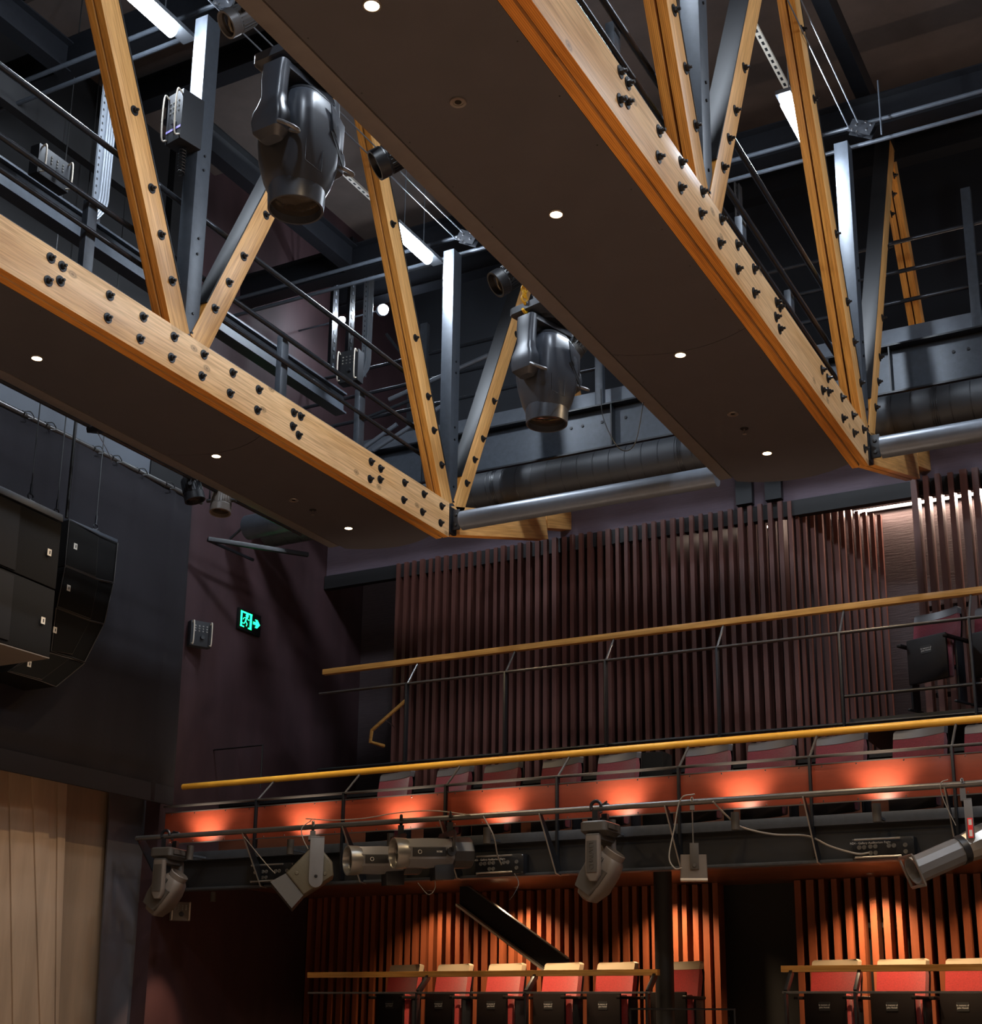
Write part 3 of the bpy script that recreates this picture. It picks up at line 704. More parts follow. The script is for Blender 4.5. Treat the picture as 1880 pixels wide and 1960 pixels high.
# stair handrail against the wall (upper gallery, left)
sh = root('stair_handrail', 'short angled timber stair handrail against the dark wall', 'railing', fY(740,1390,14.3))
q = [fY(780,1338,14.3), fY(712,1398,14.3), fY(709,1420,14.3), fY(735,1428,14.5)]
part('handrail', MB().tube(q, .024, 8), 'handrail_wood', sh)
for a, b in (((770,1350),(776,1360)),((740,1380),(756,1392))):
    part('bracket', MB().tube([fY(*a,14.3), fY(*b,14.5), fY(*b,14.6)], .006, 6), 'chrome', sh)

# column and stair of the lower level
single('column', MB().cyl(((fY(1271,1800,13.0)).x,13.0,-.5),((fY(1271,1800,13.0)).x,13.0,1.55),.088,n=32), 'black', 'round black steel column between the two lower boxes', 'column')
st = root('staircase_stringer', 'diagonal black steel stair stringer descending to the right behind the left seats', 'stair', fY(1000,1800,14.4))
a = fY(880,1707,14.3); b = fY(1090,1862,14.3)
def para(a, b, h): return [a+V((0,0,h/2)), b+V((0,0,h/2)), b-V((0,0,h/2)), a-V((0,0,h/2))]
part('stringer', MB().prism(para(a,b,.30), (0,.01,0)), 'black_steel', st)
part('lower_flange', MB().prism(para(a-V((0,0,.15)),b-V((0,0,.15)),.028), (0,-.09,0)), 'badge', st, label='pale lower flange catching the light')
part('upper_flange', MB().prism(para(a+V((0,0,.15)),b+V((0,0,.15)),.014), (0,-.07,0)), 'pipe_grey', st)

# door frame outlines of the dark left corner
for (x0_,x1_,y0_,y1_,Yd,lab) in ((340,503,1441,1500,12.9,'thin black frame on the dark wall left of the gallery'),(1207,1406,1932,1990,12.35,'low black frame rail in front of the lower doorway')):
    a = fY(x0_,y0_,Yd); b = fY(x1_,y0_ if x0_ > 900 else 1428,Yd); z = b.z if x0_ > 900 else (a.z+b.z)/2
    single('frame_rail', MB().tube([(a.x,Yd,z-.5),(a.x,Yd,z),(b.x,Yd,z),(b.x,Yd,z-.5)], .012, 6), 'black_steel', lab, 'rail')

# ---------------- theatre seats ----------------
def make_seat(cloth, capm, label, group):
    r = root('theatre_seat', label, 'seat', (0,0,0), group=group)
    w, n = .25, 10
    def sheet(z0, z1, y0, y1, th, round_top=False, x0=-w, x1=w, curve=.05):
        rings = []
        for k in range(9):
            t = k/8; z = z0+(z1-z0)*t; y = y0+(y1-y0)*t
            rr = 1 if not round_top or t < .7 else 1-.10*((t-.7)/.3)**2.2
            ring = [V((x0*rr+(x1-x0)*rr*i/n, y - curve*((2*i/n-1)**2), z)) for i in range(n+1)]
            ring += [p+V((0,th*(1 if t < .95 else .6),0)) for p in reversed(ring)]
            rings.append(ring)
        return MB().loft(rings)
    part('backrest', sheet(.38,.905,.02,.108,.06), cloth, r, local=True, smooth=50)
    part('headrest', sheet(.907,.985,.106,.125,.062,True), capm, r, local=True, smooth=50)
    part('back_shell', sheet(.36,.955,.085,.19,.012,True,-w-.006,w+.006), 'seat_wood', r, local=True, smooth=50)
    part('seat_pan', MB().bb(-.225,.225,-.13,-.10,.24,.69), 'seat_wood', r, local=True, bevel=.02, label='folded up dark wooden seat underside')
    part('seat_cushion', MB().bb(-.22,.22,-.10,.0,.26,.67), cloth, r, local=True, bevel=.03)
    for s in (-1,1):
        part('leg', MB().bb(s*.262-.012,s*.262+.012,-.04,.08,0,.62).bb(s*.262-.015,s*.262+.015,-.1,.12,0,.02), 'black_steel', r, local=True, bevel=.004)
        part('armrest', MB().bb(s*.262-.025,s*.262+.025,-.2,.1,.62,.65), 'seat_wood', r, local=True, bevel=.008)
    pl = part('name_plate', MB().bb(-.06,.06,-.133,-.13,.52,.60), 'black', r, local=True)
    c = bpy.data.curves.new('text','FONT'); c.body = 'In memory of\nJohn Howell'; c.size = .022; c.align_x = 'CENTER'; c.align_y = 'CENTER'
    link('lettering', text_mesh(c, 'white_print'), pl, W(pl) @ Matrix.Translation((0,-.1345,.56)) @ Matrix.Rotation(PI/2,4,'X'))
    return r
def row(cloth, capm, spots, group):
    pro = None
    for (x, y, z, rot, lab) in spots:
        Mw = Matrix.Translation((x,y,z)) @ Matrix.Rotation(rot,4,'Z')
        if pro is None:
            pro = make_seat(cloth, capm, lab, group); objs = [o for o in bpy.data.objects if o.parent]; index(pro, objs)
            pro.matrix_basis = Mw; o = pro
        else:
            o = copy_tree(pro, None, Mw)
        o['label'] = lab
ymid = 12.62
ordn = ['first','second','third','fourth','fifth','sixth','seventh','eighth','ninth','tenth']
sm = []
mid_px = [(757,1480),(868,1468),(960,1457),(1073,1446),(1181,1436),(1352,1420),(1472,1410),(1605,1400),(1754,1386),(1893,1374)]
for i,(x,y) in enumerate(mid_px):
    p = fY(x,y,ymid); sm.append((p.x, ymid-.1, 1.602, -.33, f'crimson seat in the middle gallery, {ordn[i]} from the left'))
row('crimson_cloth','grey_leather', sm, 'crimson seats of the middle gallery')
ylow = 13.55; sl_ = []
low_px = [(775,1848),(868,1847),(967,1846),(1075,1846),(1178,1843),(1300,1838),(1595,1836),(1722,1834),(1855,1833)]
lowlab = ['first left of the handrail end','second from the left','third from the left','fourth, below the stair stringer','fifth, left of the column','half hidden behind the black column','first right of the doorway','second right of the doorway','third right of the doorway, cut by the edge']
for i,(x,y) in enumerate(low_px):
    p = fY(x,y,ylow); sl_.append((p.x, ylow-.1, -.33, -.33, f'red seat with cream headrest, lower box, {lowlab[i]}'))
row('red_cloth','cream_leather', sl_, 'red seats of the lower boxes')
yup = 13.9; su = []
for i,(x,y,l) in enumerate(((1787,1174,'left of the two upper right seats, crimson, folded up'),(1905,1160,'crimson folded seat at the right edge, upper gallery'))):
    p = fY(x,y,yup); su.append((p.x, yup-.1, p.z-.97, -.42, l))
row('crimson_cloth','grey_leather', su, 'upper gallery seats')
# dark box between the middle seats
p0 = fY(1235,1444,12.9); p1 = fY(1277,1475,12.9)
single('foldback_speaker', MB().bb(p0.x,p1.x,12.8,13.05,1.7,p0.z), 'speaker', 'small black speaker box between the middle gallery seats', 'speaker', bevel=.01)

# ---------------- lights of the fascia and under the gallery ----------------
ups = [(385,1),(575,0),(765,0),(948,1),(1185,0),(1420,1),(1690,1)]
for i,(px,vis) in enumerate(ups):
    x = fY(px,1600,11.9).x; y = 11.74
    u = root('uplight', f'small dark cylinder uplight in front of the gallery beam, {ordn[i]} from the left', 'spotlight', (x,y,1.69), group='cylinder uplights washing the fascia')
    part('can', MB().lathe((x,y,1.66),(0,0,1),[(0,.036),(.15,.036),(.15,.03),(.12,.028)],20), 'fix_tan_dark', u)
    part('bracket', MB().bb(x-.01,x+.01,y+.03,11.99,1.70,1.72), 'steel', u)
    lamp('SPOT','uplight_lamp',(x,y-.0,1.815),E_UP,(1,.78,.6),(0,.75,1),.05,spot=math.radians(100),blend=1)
for i,(px, e) in enumerate(((820,.5),(985,1.2),(1275,1.3),(1665,1.6),(1900,.5))):
    x = fY(px,1700,14.55).x
    u = root('ceiling_downlight', f'small warm downlight recessed under the middle gallery, {ordn[i]} from the left', 'downlight', (x,14.6,1.54), group='downlights over the lower boxes')
    part('trim_ring', MB().lathe((x,14.6,1.55),(0,0,-1),[(0,.04),(.006,.038),(.002,.028)],20), 'lamp_trim', u)
    lamp('SPOT','ceiling_downlight_lamp',(x,14.58,1.535),E_UNDER*e,(1,.68,.38),(0,-.03,-1),.05,spot=math.radians(122),blend=1)
for px in (870,985,1100,1640,1760):
    x = fY(px,1700,12.9).x; lamp('SPOT','box_downlight_lamp',(x,13.0,1.53),E_UNDER*.4,(1,.70,.42),(0,.12,-1),.03,spot=math.radians(110),blend=.8)
    u = root('box_downlight', f'downlight above the lower box seats at {"left" if px<900 else "left of centre" if px<1000 else "centre" if px<1200 else "right" if px<1700 else "far right"}', 'downlight', (x,13,1.54))
    part('trim_ring', MB().lathe((x,13.0,1.55),(0,0,-1),[(0,.04),(.006,.038),(.002,.028)],20), 'lamp_trim', u)

wl_ = root('wall_fill', 'added fill spot under the left end of the gallery grazing the left wall', 'spotlight', (-9.9, 12.2, 1.3))  # no such lamp known; added to brighten a strip of the left wall
part('can', MB().lathe((-9.9,12.2,1.37),(0,0,-1),[(0,.03),(.1,.03),(.1,.024),(.08,.022)],16), 'fix_tan_dark', wl_)
lamp('SPOT','wall_fill_lamp',(-9.9,12.2,1.25),60,(1,.55,.36),(-.42,.0,-1),.02,spot=math.radians(44),blend=.8)
# ---------------- lighting bar in front of the middle gallery ----------------
YP = 11.6
zp = 1.90
lb = root('lighting_bar', 'long steel lighting bar on angled brackets before the middle gallery', 'lighting bar', (-5.5, YP, zp))
part('pipe', MB().cyl((fY(262,1600,YP).x, YP, zp),(2.5,YP,zp),.026,n=20), 'pipe_grey', lb)
for px in (470,660,845,1035,1275,1540,1812):
    a = fY(px,1545,YP); a = V((a.x,YP,zp-.02))
    b = V((a.x,YG+.02,1.38))
    part('bracket', MB().prism([a+V((-.005,-.03,0)), a+V((-.005,.03,0)), b+V((-.005,.0,.06)), b+V((-.005,0,0)), b+V((-.005,-.10,0))], (.01,0,0)), 'black_steel', lb)
    part('bracket_flange', MB().tube([a+V((0,-.03,0)), b+V((0,-.10,0)), b+V((0,-.0,-.01))], .008, 4), 'fix_metal', lb)
a = V((fY(264,1600,YP).x, YP, zp))
part('end_bracket', MB().prism([a+V((0,-.03,0)), a+V((0,.1,0)), a+V((0,.42,-.3)), a+V((0,.42,-.5))], (.012,0,0)), 'black_steel', lb, label='triangular end bracket of the lighting bar')

def clamp(mb, p, h=.1):
    """hook clamp hung on the bar at p, reaching h below it"""
    p = V(p)
    mb.tube([p+V((0,.036*math.cos(t),.036*math.sin(t))) for t in [(-.6+.35*k) for k in range(12)]], .012, 6)
    mb.bb(p.x-.02,p.x+.02,p.y-.02,p.y+.02,p.z-h,p.z-.03)
    mb.tube([p+V((0,-.03,0)),p+V((0,-.08,.03))], .006, 6)
    return mb

# --- moving heads: body built in a local frame whose Z is up, X to the right as seen, Y away
def facing(p, k=1.0):   # horizontal frame looking from the camera: local -Y points to the lens
    d = V((p[0],p[1],0)).normalized(); return Matrix((V((d.y,-d.x,0)), d, V((0,0,1)))).transposed() * k
def box_ring(z, w, d, c, n=4, cx=0, cyy=0):
    """rounded rectangle ring at height z"""
    out = []
    for sx, sy_, a0 in ((1,1,0),(-1,1,PI/2),(-1,-1,PI),(1,-1,3*PI/2)):
        for k in range(n+1):
            a = a0+PI/2*k/n; out.append(V((cx+sx*(w/2-c)+c*math.cos(a), cyy+sy_*(d/2-c)+c*math.sin(a), z)))
    return out
def moving_head_big(px, py, X0, label, ori=.0):
    """large profile moving light hanging straight down"""
    p = fX(px, py, X0)
    R = facing(p, .98) @ Matrix.Rotation(ori,3,'Z')
    r = root('moving_light', label, 'stage light', p, R, group='large black moving stage lights')
    L = dict(local=True)
    part('base', MB().loft([box_ring(.06,.40,.30,.03), box_ring(.035,.50,.36,.04), box_ring(-.02,.50,.36,.04), box_ring(-.045,.40,.30,.04)]), 'fix_black', r, bevel=.0, **L)
    v = MB()
    for k in range(9): v.bb(-.17+.028*k,-.156+.028*k,-.186,-.178,-.018,.018)
    part('vent', v, 'fix_dark', r, **L)
    part('turntable', MB().lathe((0,0,-.045),(0,0,-1),[(0,.16),(.03,.15)],32), 'fix_dark', r, **L)
    for s in (-1,1):
        part('clamp', clamp(MB().bb(s*.12-.02,s*.12+.02,-.1,.1,.06,.085), (s*.12,0,.17), .1), 'black_steel', r, **L)
    # yoke: crossbar and two arms ending in round hubs
    y = MB().loft([box_ring(-.075,.50,.16,.03), box_ring(-.125,.52,.17,.03)])
    part('yoke_crossbar', y, 'fix_black', r, bevel=.008, **L)
    for s in (-1,1):
        rings = []
        for z, w_, x_, d_ in ((-.08,.085,.225,.17),(-.18,.085,.235,.165),(-.30,.085,.235,.15),(-.37,.10,.245,.17),(-.42,.115,.25,.21),(-.48,.118,.252,.225),(-.545,.11,.25,.20),(-.585,.07,.235,.13)):
            rings.append(box_ring(z,w_,d_,.028,3,s*x_,0))
        part('yoke_arm', MB().loft(rings), 'fix_black', r, smooth=30, **L)
        x0 = s*.25
        part('handle', MB().tube(spline([(x0-.05,-.10,-.53),(x0-.055,-.165,-.575),(x0,-.19,-.585),(x0+.045,-.17,-.57),(x0+.055,-.10,-.53)],5), .012, 8), 'fix_grey', r, label='pale grab handle', **L)
    # head
    H = []
    for z, w_, d_, c_ in ((-.17,.20,.22,.09),(-.20,.29,.31,.10),(-.26,.35,.37,.09),(-.38,.375,.40,.08),(-.52,.375,.40,.085),(-.62,.37,.39,.10),(-.74,.34,.36,.13),(-.80,.315,.33,.15)):
        H.append(box_ring(z,w_,d_,min(c_,w_/2-.005),6))
    part('head', MB().loft(H), 'fix_black', r, smooth=28, **L)
    part('head_cowl', MB().loft([box_ring(-.155,.17,.18,.07,5), box_ring(-.18,.27,.29,.1,5), box_ring(-.215,.31,.33,.1,5)]), 'fix_dark', r, **L)
    part('lens_barrel', MB().lathe((0,0,-.80),(0,0,-1),[(-.02,.166),(0,.166),(.07,.162),(.105,.160),(.105,.148),(.06,.146)],40), 'fix_black', r, **L)
    part('lens', MB().lathe((0,0,-.86),(0,0,-1),[(0,.145),(.01,.12),(.018,.06),(.02,0)],36), 'glass_dark', r, **L)
    # raised side fairings and vents
    part('fairing', MB().prism([(.02,-.203,-.26),(.17,-.19,-.33),(.185,-.17,-.50),(.05,-.205,-.42)], (0,-.008,.0)), 'fix_black', r, bevel=.003, **L)
    part('slot', MB().prism([(.03,-.203,-.44),(.06,-.203,-.435),(.178,-.185,-.555),(.178,-.185,-.60)], (0,-.006,0)), 'fix_dark', r, label='black cooling slot', **L)
    part('side_vent', MB().loft([box_ring(-.56,.03,.16,.012,3,.198,0), box_ring(-.62,.06,.2,.02,3,.195,0), box_ring(-.72,.03,.16,.012,3,.178,0)]), 'fix_black', r, **L)
    pn = MB(); pn.tube([(-.17,-.196,-.60),(-.17,-.197,-.74),(-.02,-.194,-.74),(-.02,-.202,-.60)], .003, 4)
    part('panel_joint', pn, 'fix_dark', r, **L)
    part('tag', MB().box((.205,-.12,-.545),(.012,.02,.025)), 'orange_tag', r, label='small orange tag', **L)
    return r
moving_head_big(580, 142, -4.35, 'nearest large black moving light hanging at top left of centre', .85)
moving_head_big(1047, 608, -4.35, 'farther large black moving light beside the right soffit edge', .85)
zb_ = fX(580,142,-4.35).z+.166
for X_, zz, Xe, lab in ((-4.35, zb_, XB-1.25, 'black lighting bar under the right catwalk edge'),(-8.55, 5.02, XA-1.25, 'black lighting bar under the left catwalk edge')):
    b = root('hanging_bar', lab, 'lighting bar', (X_, 6, zz))
    part('pipe', MB().cyl((X_,-2,zz),(X_,11.6,zz),.026,n=14), 'pipe_black', b)
    for y in (1,3.2,5.0,7.4,9.9,11.4): part('outrigger', MB().tube([(X_,y,zz),(Xe,y,zz),(Xe,y,5.02)],.018,6), 'black_steel', b)

def moving_head_small(px, label, tone, yaw_=0, dz=0, tilt=.62):
    x = fY(px,1560,YP).x; top = V((x,YP,zp))
    R = facing(top, 1.33) @ Matrix.Rotation(yaw_,3,'Z')
    r = root('moving_light', label, 'stage light', top, R)
    L = dict(local=True); a, b = ('fix_tan','fix_tan_dark') if tone else ('fix_black','fix_dark')
    for s in (-1,1): part('clamp', clamp(MB(), (s*.075,0,0), .105), 'black_steel', r, **L)
    part('base', MB().loft([box_ring(-.10,.25,.16,.02), box_ring(-.11,.27,.19,.03), box_ring(-.165,.27,.19,.03), box_ring(-.19,.20,.15,.03)]), b, r, bevel=.0, **L)
    part('display', MB().bb(-.1,.06,-.105,-.098,-.15,-.12), b, r, **L)
    part('handle', MB().tube(spline([(.155,-.06,-.12),(.19,-.03,-.14),(.19,.03,-.17),(.15,.06,-.18)],4), .008, 6), 'fix_metal', r, **L)
    part('yoke_crossbar', MB().bb(-.14,.14,-.05,.05,-.225,-.185), b, r, bevel=.01, **L)
    for s in (-1,1):
        arm = MB().loft([box_ring(z,.05,d_,.018,3,s*.125,0) for z,d_ in ((-.2,.10),(-.30,.105),(-.40,.105),(-.455,.10),(-.495,.05))])
        ar = part('yoke_arm', arm, a, r, smooth=40, **L)
        part('arm_panel', MB().loft([box_ring(z,.006,d_,.002,2,s*.152,0) for z,d_ in ((-.235,.07),(-.40,.075),(-.44,.07))]), b, r, **L)
    # front arm panel with raised word faces the room
    # head tilted: local axis of head
    ax = V((0, -math.sin(tilt), math.cos(tilt))).normalized(); c = V((0,0,-.445)); zq = ax; yq = V((1,0,0)); xq = yq.cross(zq).normalized()
    Q = Matrix((xq,yq,zq)).transposed()
    def tr(ring): return [c + Q @ v for v in ring]
    hd = MB().loft([tr(box_ring(z,w_,d_,min(cc,w_/2-.003),5)) for z,w_,d_,cc in ((-.19,.06,.09,.02),(-.175,.12,.14,.03),(-.08,.19,.19,.04),(.04,.19,.185,.04),(.12,.17,.165,.05),(.14,.15,.15,.06))])
    part('head', hd, a, r, smooth=30, **L)
    part('head_shell', MB().loft([tr(box_ring(z,w_,.10,.02,4,-.02,-.055)) for z,w_ in ((-.14,.13),(-.06,.17),(.05,.175))]), b, r, **L)
    fn = MB()
    for k in range(7):
        q0 = c + Q @ V((-.08+.012*k,-.094,.02)); q1 = c + Q @ V((-.08+.012*k,-.094,.115)); fn.tube([q0,q1],.003,4)
    part('cooling_fins', fn, 'fix_dark', r, **L)
    part('lens_barrel', MB().lathe(c+Q@V((0,0,.13)), zq, [(0,.075),(.05,.075),(.055,.068),(.03,.066)], 28), a, r, **L)
    part('lens', MB().lathe(c+Q@V((0,0,.155)), zq, [(0,.066),(.012,.03),(.014,0)], 24), 'glass_dark', r, **L)
    return r
mh = moving_head_small(1150, 'tan-grey moving head hanging at the middle of the lighting bar', True, 1.15)
x_ = W(mh) @ V((-.157,0,-.33)); dd = W(mh).to_3x3()
text('lettering', 'CHAUVET', x_, dd @ V((0,0,1)), dd @ V((0,1,0)), .055, 'fix_tan_dark', mh, .002)
moving_head_small(330, 'tan moving head with dark base at the left end of the lighting bar', True, 1.0)

# --- wash box with single flat yoke
x = fY(600,1570,YP).x; top = V((x,YP,zp)); R = facing(top, 1.36)
wb = root('wash_box', 'olive metal wedge-shaped box light on a flat yoke strap', 'stage light', top, R)
L = dict(local=True)
hk = MB(); clamp(hk,(0,0,0),.08); hk.bb(-.03,.05,-.05,.05,-.10,-.07); part('clamp', hk, 'fix_metal', wb, **L)
part('yoke', MB().prism([(-.0+.05*math.cos(t)+.035, -.17, -.40+.05*math.sin(t)) for t in [PI+PI*k/8 for k in range(9)]] + [(.085,-.17,-.09),(-.015,-.17,-.09)], (0,.012,0)).bb(-.015,.085,-.17,.17,-.10,-.088), 'fix_grey', wb, bevel=.002, **L)
cc_ = V((.0,0,-.33)); Q = Matrix.Rotation(-.72,3,'Y')
def oc(w_, h_, c_): return [(-w_+c_,-h_),(w_-c_,-h_),(w_,-h_+c_),(w_,h_-c_),(w_-c_,h_),(-w_+c_,h_),(-w_,h_-c_),(-w_,-h_+c_)]
side = [(-.15,-.10),(.10,-.13),(.155,-.05),(.155,.06),(.10,.13),(-.15,.10)]
bx = MB().loft([[cc_ + Q @ V((u*k,yy,v*k)) for u,v in side] for yy,k in ((-.15,.94),(-.135,1),(.135,1),(.15,.94))])
part('body', bx, 'fix_olive', wb, bevel=.008, **L)
part('hood', MB().loft([[cc_ + Q @ V((-.15,s*.14,t)) for s,t in ((-1,-.10),(1,-.10),(1,.10),(-1,.10))],[cc_ + Q @ V((-.27,s*.17,t)) for s,t in ((-1,-.12),(1,-.12),(1,.12),(-1,.12))]]), 'fix_tan_dark', wb, **L)
kb = MB()
for u,v in ((-.09,.05),(.06,-.08),(.1,.07)): kb.lathe(cc_+Q@V((u,-.15,v)),(0,-1,0),[(0,.014),(.006,.010)],14)
part('rivets', kb, 'fix_olive', wb, **L)
part('pivot_knob', MB().lathe((.035,-.172,-.37),(0,-1,0),[(0,.012),(.01,.008)],12), 'bolt_black', wb, **L)

# --- LED profile lanterns
def profile_lantern(px, zc, ydir, label, zoff, size=1.0):
    x = fY(px,1575,YP).x; top = V((x,YP,zp)); R = facing(top, 1.42)
    r = root('profile_lantern', label, 'stage light', top, R, group='grey profile lanterns on the lighting bar')
    L = dict(local=True); s = size
    ax = V((-.93,-.36,-.06)).normalized(); c = V((-.14*s,0,-zoff))
    u = V((0,0,1)); 
    hk = MB(); clamp(hk,(0,0,0),.10); part('clamp', hk, 'black_steel', r, **L)
    sd = ax.cross(u).normalized()*.135*s
    yk = MB(); o = V((0,0,-.10)); mid = c + ax*(-.12*s)
    pts = [mid+sd, V((mid.x*.6,0,-.11))+sd, V((mid.x*.6,0,-.11))-sd, mid-sd]
    for a_,b_ in zip(pts[:-1],pts[1:]):
        d_ = (b_-a_); yk.box((a_+b_)/2,(d_.length+.006,.035*s,.006), Matrix((d_.normalized(), d_.cross(V(ax)).normalized(), d_.cross(d_.cross(V(ax))).normalized())).transposed())
    yk.tube([o, V((mid.x*.6,0,-.11))], .012, 6)
    part('yoke', yk, 'fix_dark', r, **L)
    part('body', MB().lathe(c, ax, [(-.16*s,.08*s),(-.15*s,.094*s),(.0,.1*s),(.16*s,.096*s)], 8, up=(.1,.38,.92)), 'fix_grey', r, smooth=20, bevel=.004, **L)
    part('front_barrel', MB().lathe(c+ax*.16*s, ax, [(-.02,.092*s),(.0,.096*s),(.05*s,.098*s),(.065*s,.098*s),(.065*s,.088*s),(.03*s,.08*s)], 36), 'fix_metal', r, **L)
    part('lens', MB().lathe(c+ax*.19*s, ax, [(0,.084*s),(.014,.05*s),(.018,0)], 28), 'glass_dark', r, **L)
    part('heat_sink', MB().lathe(c-ax*.14*s, -ax, [(0,.08*s),(.02,.1*s),(.14*s,.1*s),(.15*s,.085*s)], 10, up=(.1,.38,.92)), 'fix_dark', r, smooth=20, **L)
    # side plate with logo; side facing the lens
    nrm = V((ax.y,-ax.x,0)).normalized(); nrm = nrm if nrm.y < 0 else -nrm
    pc = c + nrm*.092*s + ax*.02
    Rp = Matrix((-ax, nrm.cross(-ax).normalized(), nrm)).transposed()
    pl = part('name_panel', MB().box(pc,(.22*s,.055*s,.008),Rp), 'black', r, bevel=.002, **L)
    Wp = W(r)
    text('lettering', 'ROBE', Wp @ (pc+nrm*.005-(ax*.065*s)), Wp.to_3x3() @ (-ax), (0,0,1), .022*s, 'white_print', pl)
    ring = MB().tube([pc+nrm*.005+ax*.065*s+(Rp@V((.012*math.cos(k*PI/8),.012*math.sin(k*PI/8),0))) for k in range(16)], .002, 4, closed=True)
    part('emblem', ring, 'white_print', pl, local=True) if False else part('emblem', ring, 'white_print', r, **L)
    part('gear_box', MB().box(c - ax*.10*s + V((0,0,-.11*s)), (.13*s,.12*s,.1*s), Rp), 'fix_dark', r, bevel=.01, **L)
    kn = MB().lathe(c-ax*.12*s+nrm*.1*s, nrm, [(0,.03*s),(.02,.028*s)], 14)
    part('focus_knob', kn, 'fix_dark', r, **L)
    bd = MB()
    for q,(dx,dz) in enumerate(((0,.1),(0,-.1))):
        bd.box(c+ax*.26*s+V((0,0,dz*s)), (.004,.16*s,.05*s), Rp)
    return r
profile_lantern(768, 1665, 0, 'grey profile lantern, left of the overlapping pair', .265, 1.0)
profile_lantern(862, 1650, 0, 'grey profile lantern, right of the overlapping pair', .235, 1.05)

# --- small flood hanging on a pole
x = fY(1325,1540,YP).x; top = V((x,YP,zp)); R = facing(top)
sf = root('antenna_box', 'small square tan box hanging on a thin rod below the bar', 'box light', top, R)
hk = MB(); clamp(hk,(0,0,0),.07); part('clamp', hk, 'fix_metal', sf, **L)
part('rod', MB().cyl((.0,0,-.07),(.0,0,-.46),.006,n=8), 'fix_metal', sf, **L)
part('body', MB().loft([box_ring(-.455,.22,.09,.012), box_ring(-.655,.23,.10,.012)]), 'fix_tan', sf, bevel=.0, **L)
part('base_plate', MB().bb(-.115,.115,-.055,.055,-.675,-.655), 'badge', sf, bevel=.004, **L)
part('strap', MB().bb(-.03,.045,-.066,-.052,-.58,-.36), 'fix_tan_dark', sf, bevel=.001, **L)
part('knob', MB().lathe((.005,-.066,-.55),(0,-1,0),[(0,.018),(.012,.014)],14), 'fix_tan_dark', sf, **L)

# --- long profile at the right
x = fY(1842,1500,YP).x; top = V((x,YP,zp)); R = facing(top, 1.1)
lp_ = root('long_profile_lantern', 'long grey barrel profile lantern pointing down left at the right edge', 'stage light', top, R)
hk = MB(); clamp(hk,(0,0,0),.12); part('clamp', hk, 'fix_grey', lp_, **L)
ax = V((-.80,-.40,-.38)).normalized(); c = V((.03,-.0,-.44))
part('yoke_arm', MB().prism([(.0,-.11,-.12),(.055,-.11,-.12),(.06,-.11,-.40),(.03,-.11,-.45),(.0,-.11,-.40)], (0,.012,0)).bb(.0,.055,-.11,.11,-.13,-.118).prism([(.0,.10,-.12),(.055,.10,-.12),(.06,.10,-.40),(.03,.10,-.45),(.0,.10,-.40)], (0,.012,0)), 'fix_grey', lp_, bevel=.002, **L)
part('warning_tag', MB().bb(.015,.05,-.128,-.112,-.40,-.26), 'red_tag', lp_, bevel=.002, label='red and white tag on the yoke', **L)
part('tag_print', MB().bb(.022,.043,-.130,-.126,-.31,-.27).bb(.022,.043,-.130,-.126,-.39,-.345), 'white_print', lp_, **L)
part('lens_tube', MB().lathe(c+ax*.09, ax, [(0,.098),(.36,.098),(.38,.104),(.40,.104),(.40,.088),(.30,.085)], 12, up=(0,.2,1)), 'fix_grey', lp_, smooth=22, bevel=.006, **L)
part('collar', MB().lathe(c+ax*.06, ax, [(0,.105),(.05,.106)], 30), 'fix_dark', lp_, **L)
part('rear_body', MB().lathe(c-ax*.30, ax, [(0,.09),(.03,.115),(.22,.118),(.36,.1)], 12, up=(0,.2,1)), 'fix_metal', lp_, smooth=22, bevel=.006, **L)
part('lens', MB().lathe(c+ax*.42, ax, [(0,.086),(.01,.05),(.012,0)], 24), 'glass_dark', lp_, **L)
fr_ = MB(); 
Rp = Matrix((ax, V((0,0,1)).cross(ax).normalized(), ax.cross(V((0,0,1)).cross(ax)).normalized())).transposed()
for a_,b_ in (((.0,.11),(.22,.02)),((.0,-.11),(.22,.02)),((.11,0),(.02,.22)),((-.11,0),(.02,.22))): fr_.box(c+ax*.495+Rp@V((0,a_[0],a_[1])),(.012,b_[0],b_[1]),Rp)
part('colour_frame', fr_, 'fix_metal', lp_, bevel=.002, **L)
part('sticker', MB().box(c-ax*.1+V((-.02,-.112,-.04)),(.07,.004,.03),Matrix.Rotation(-.4,3,'Y')), 'white_print', lp_, **L)

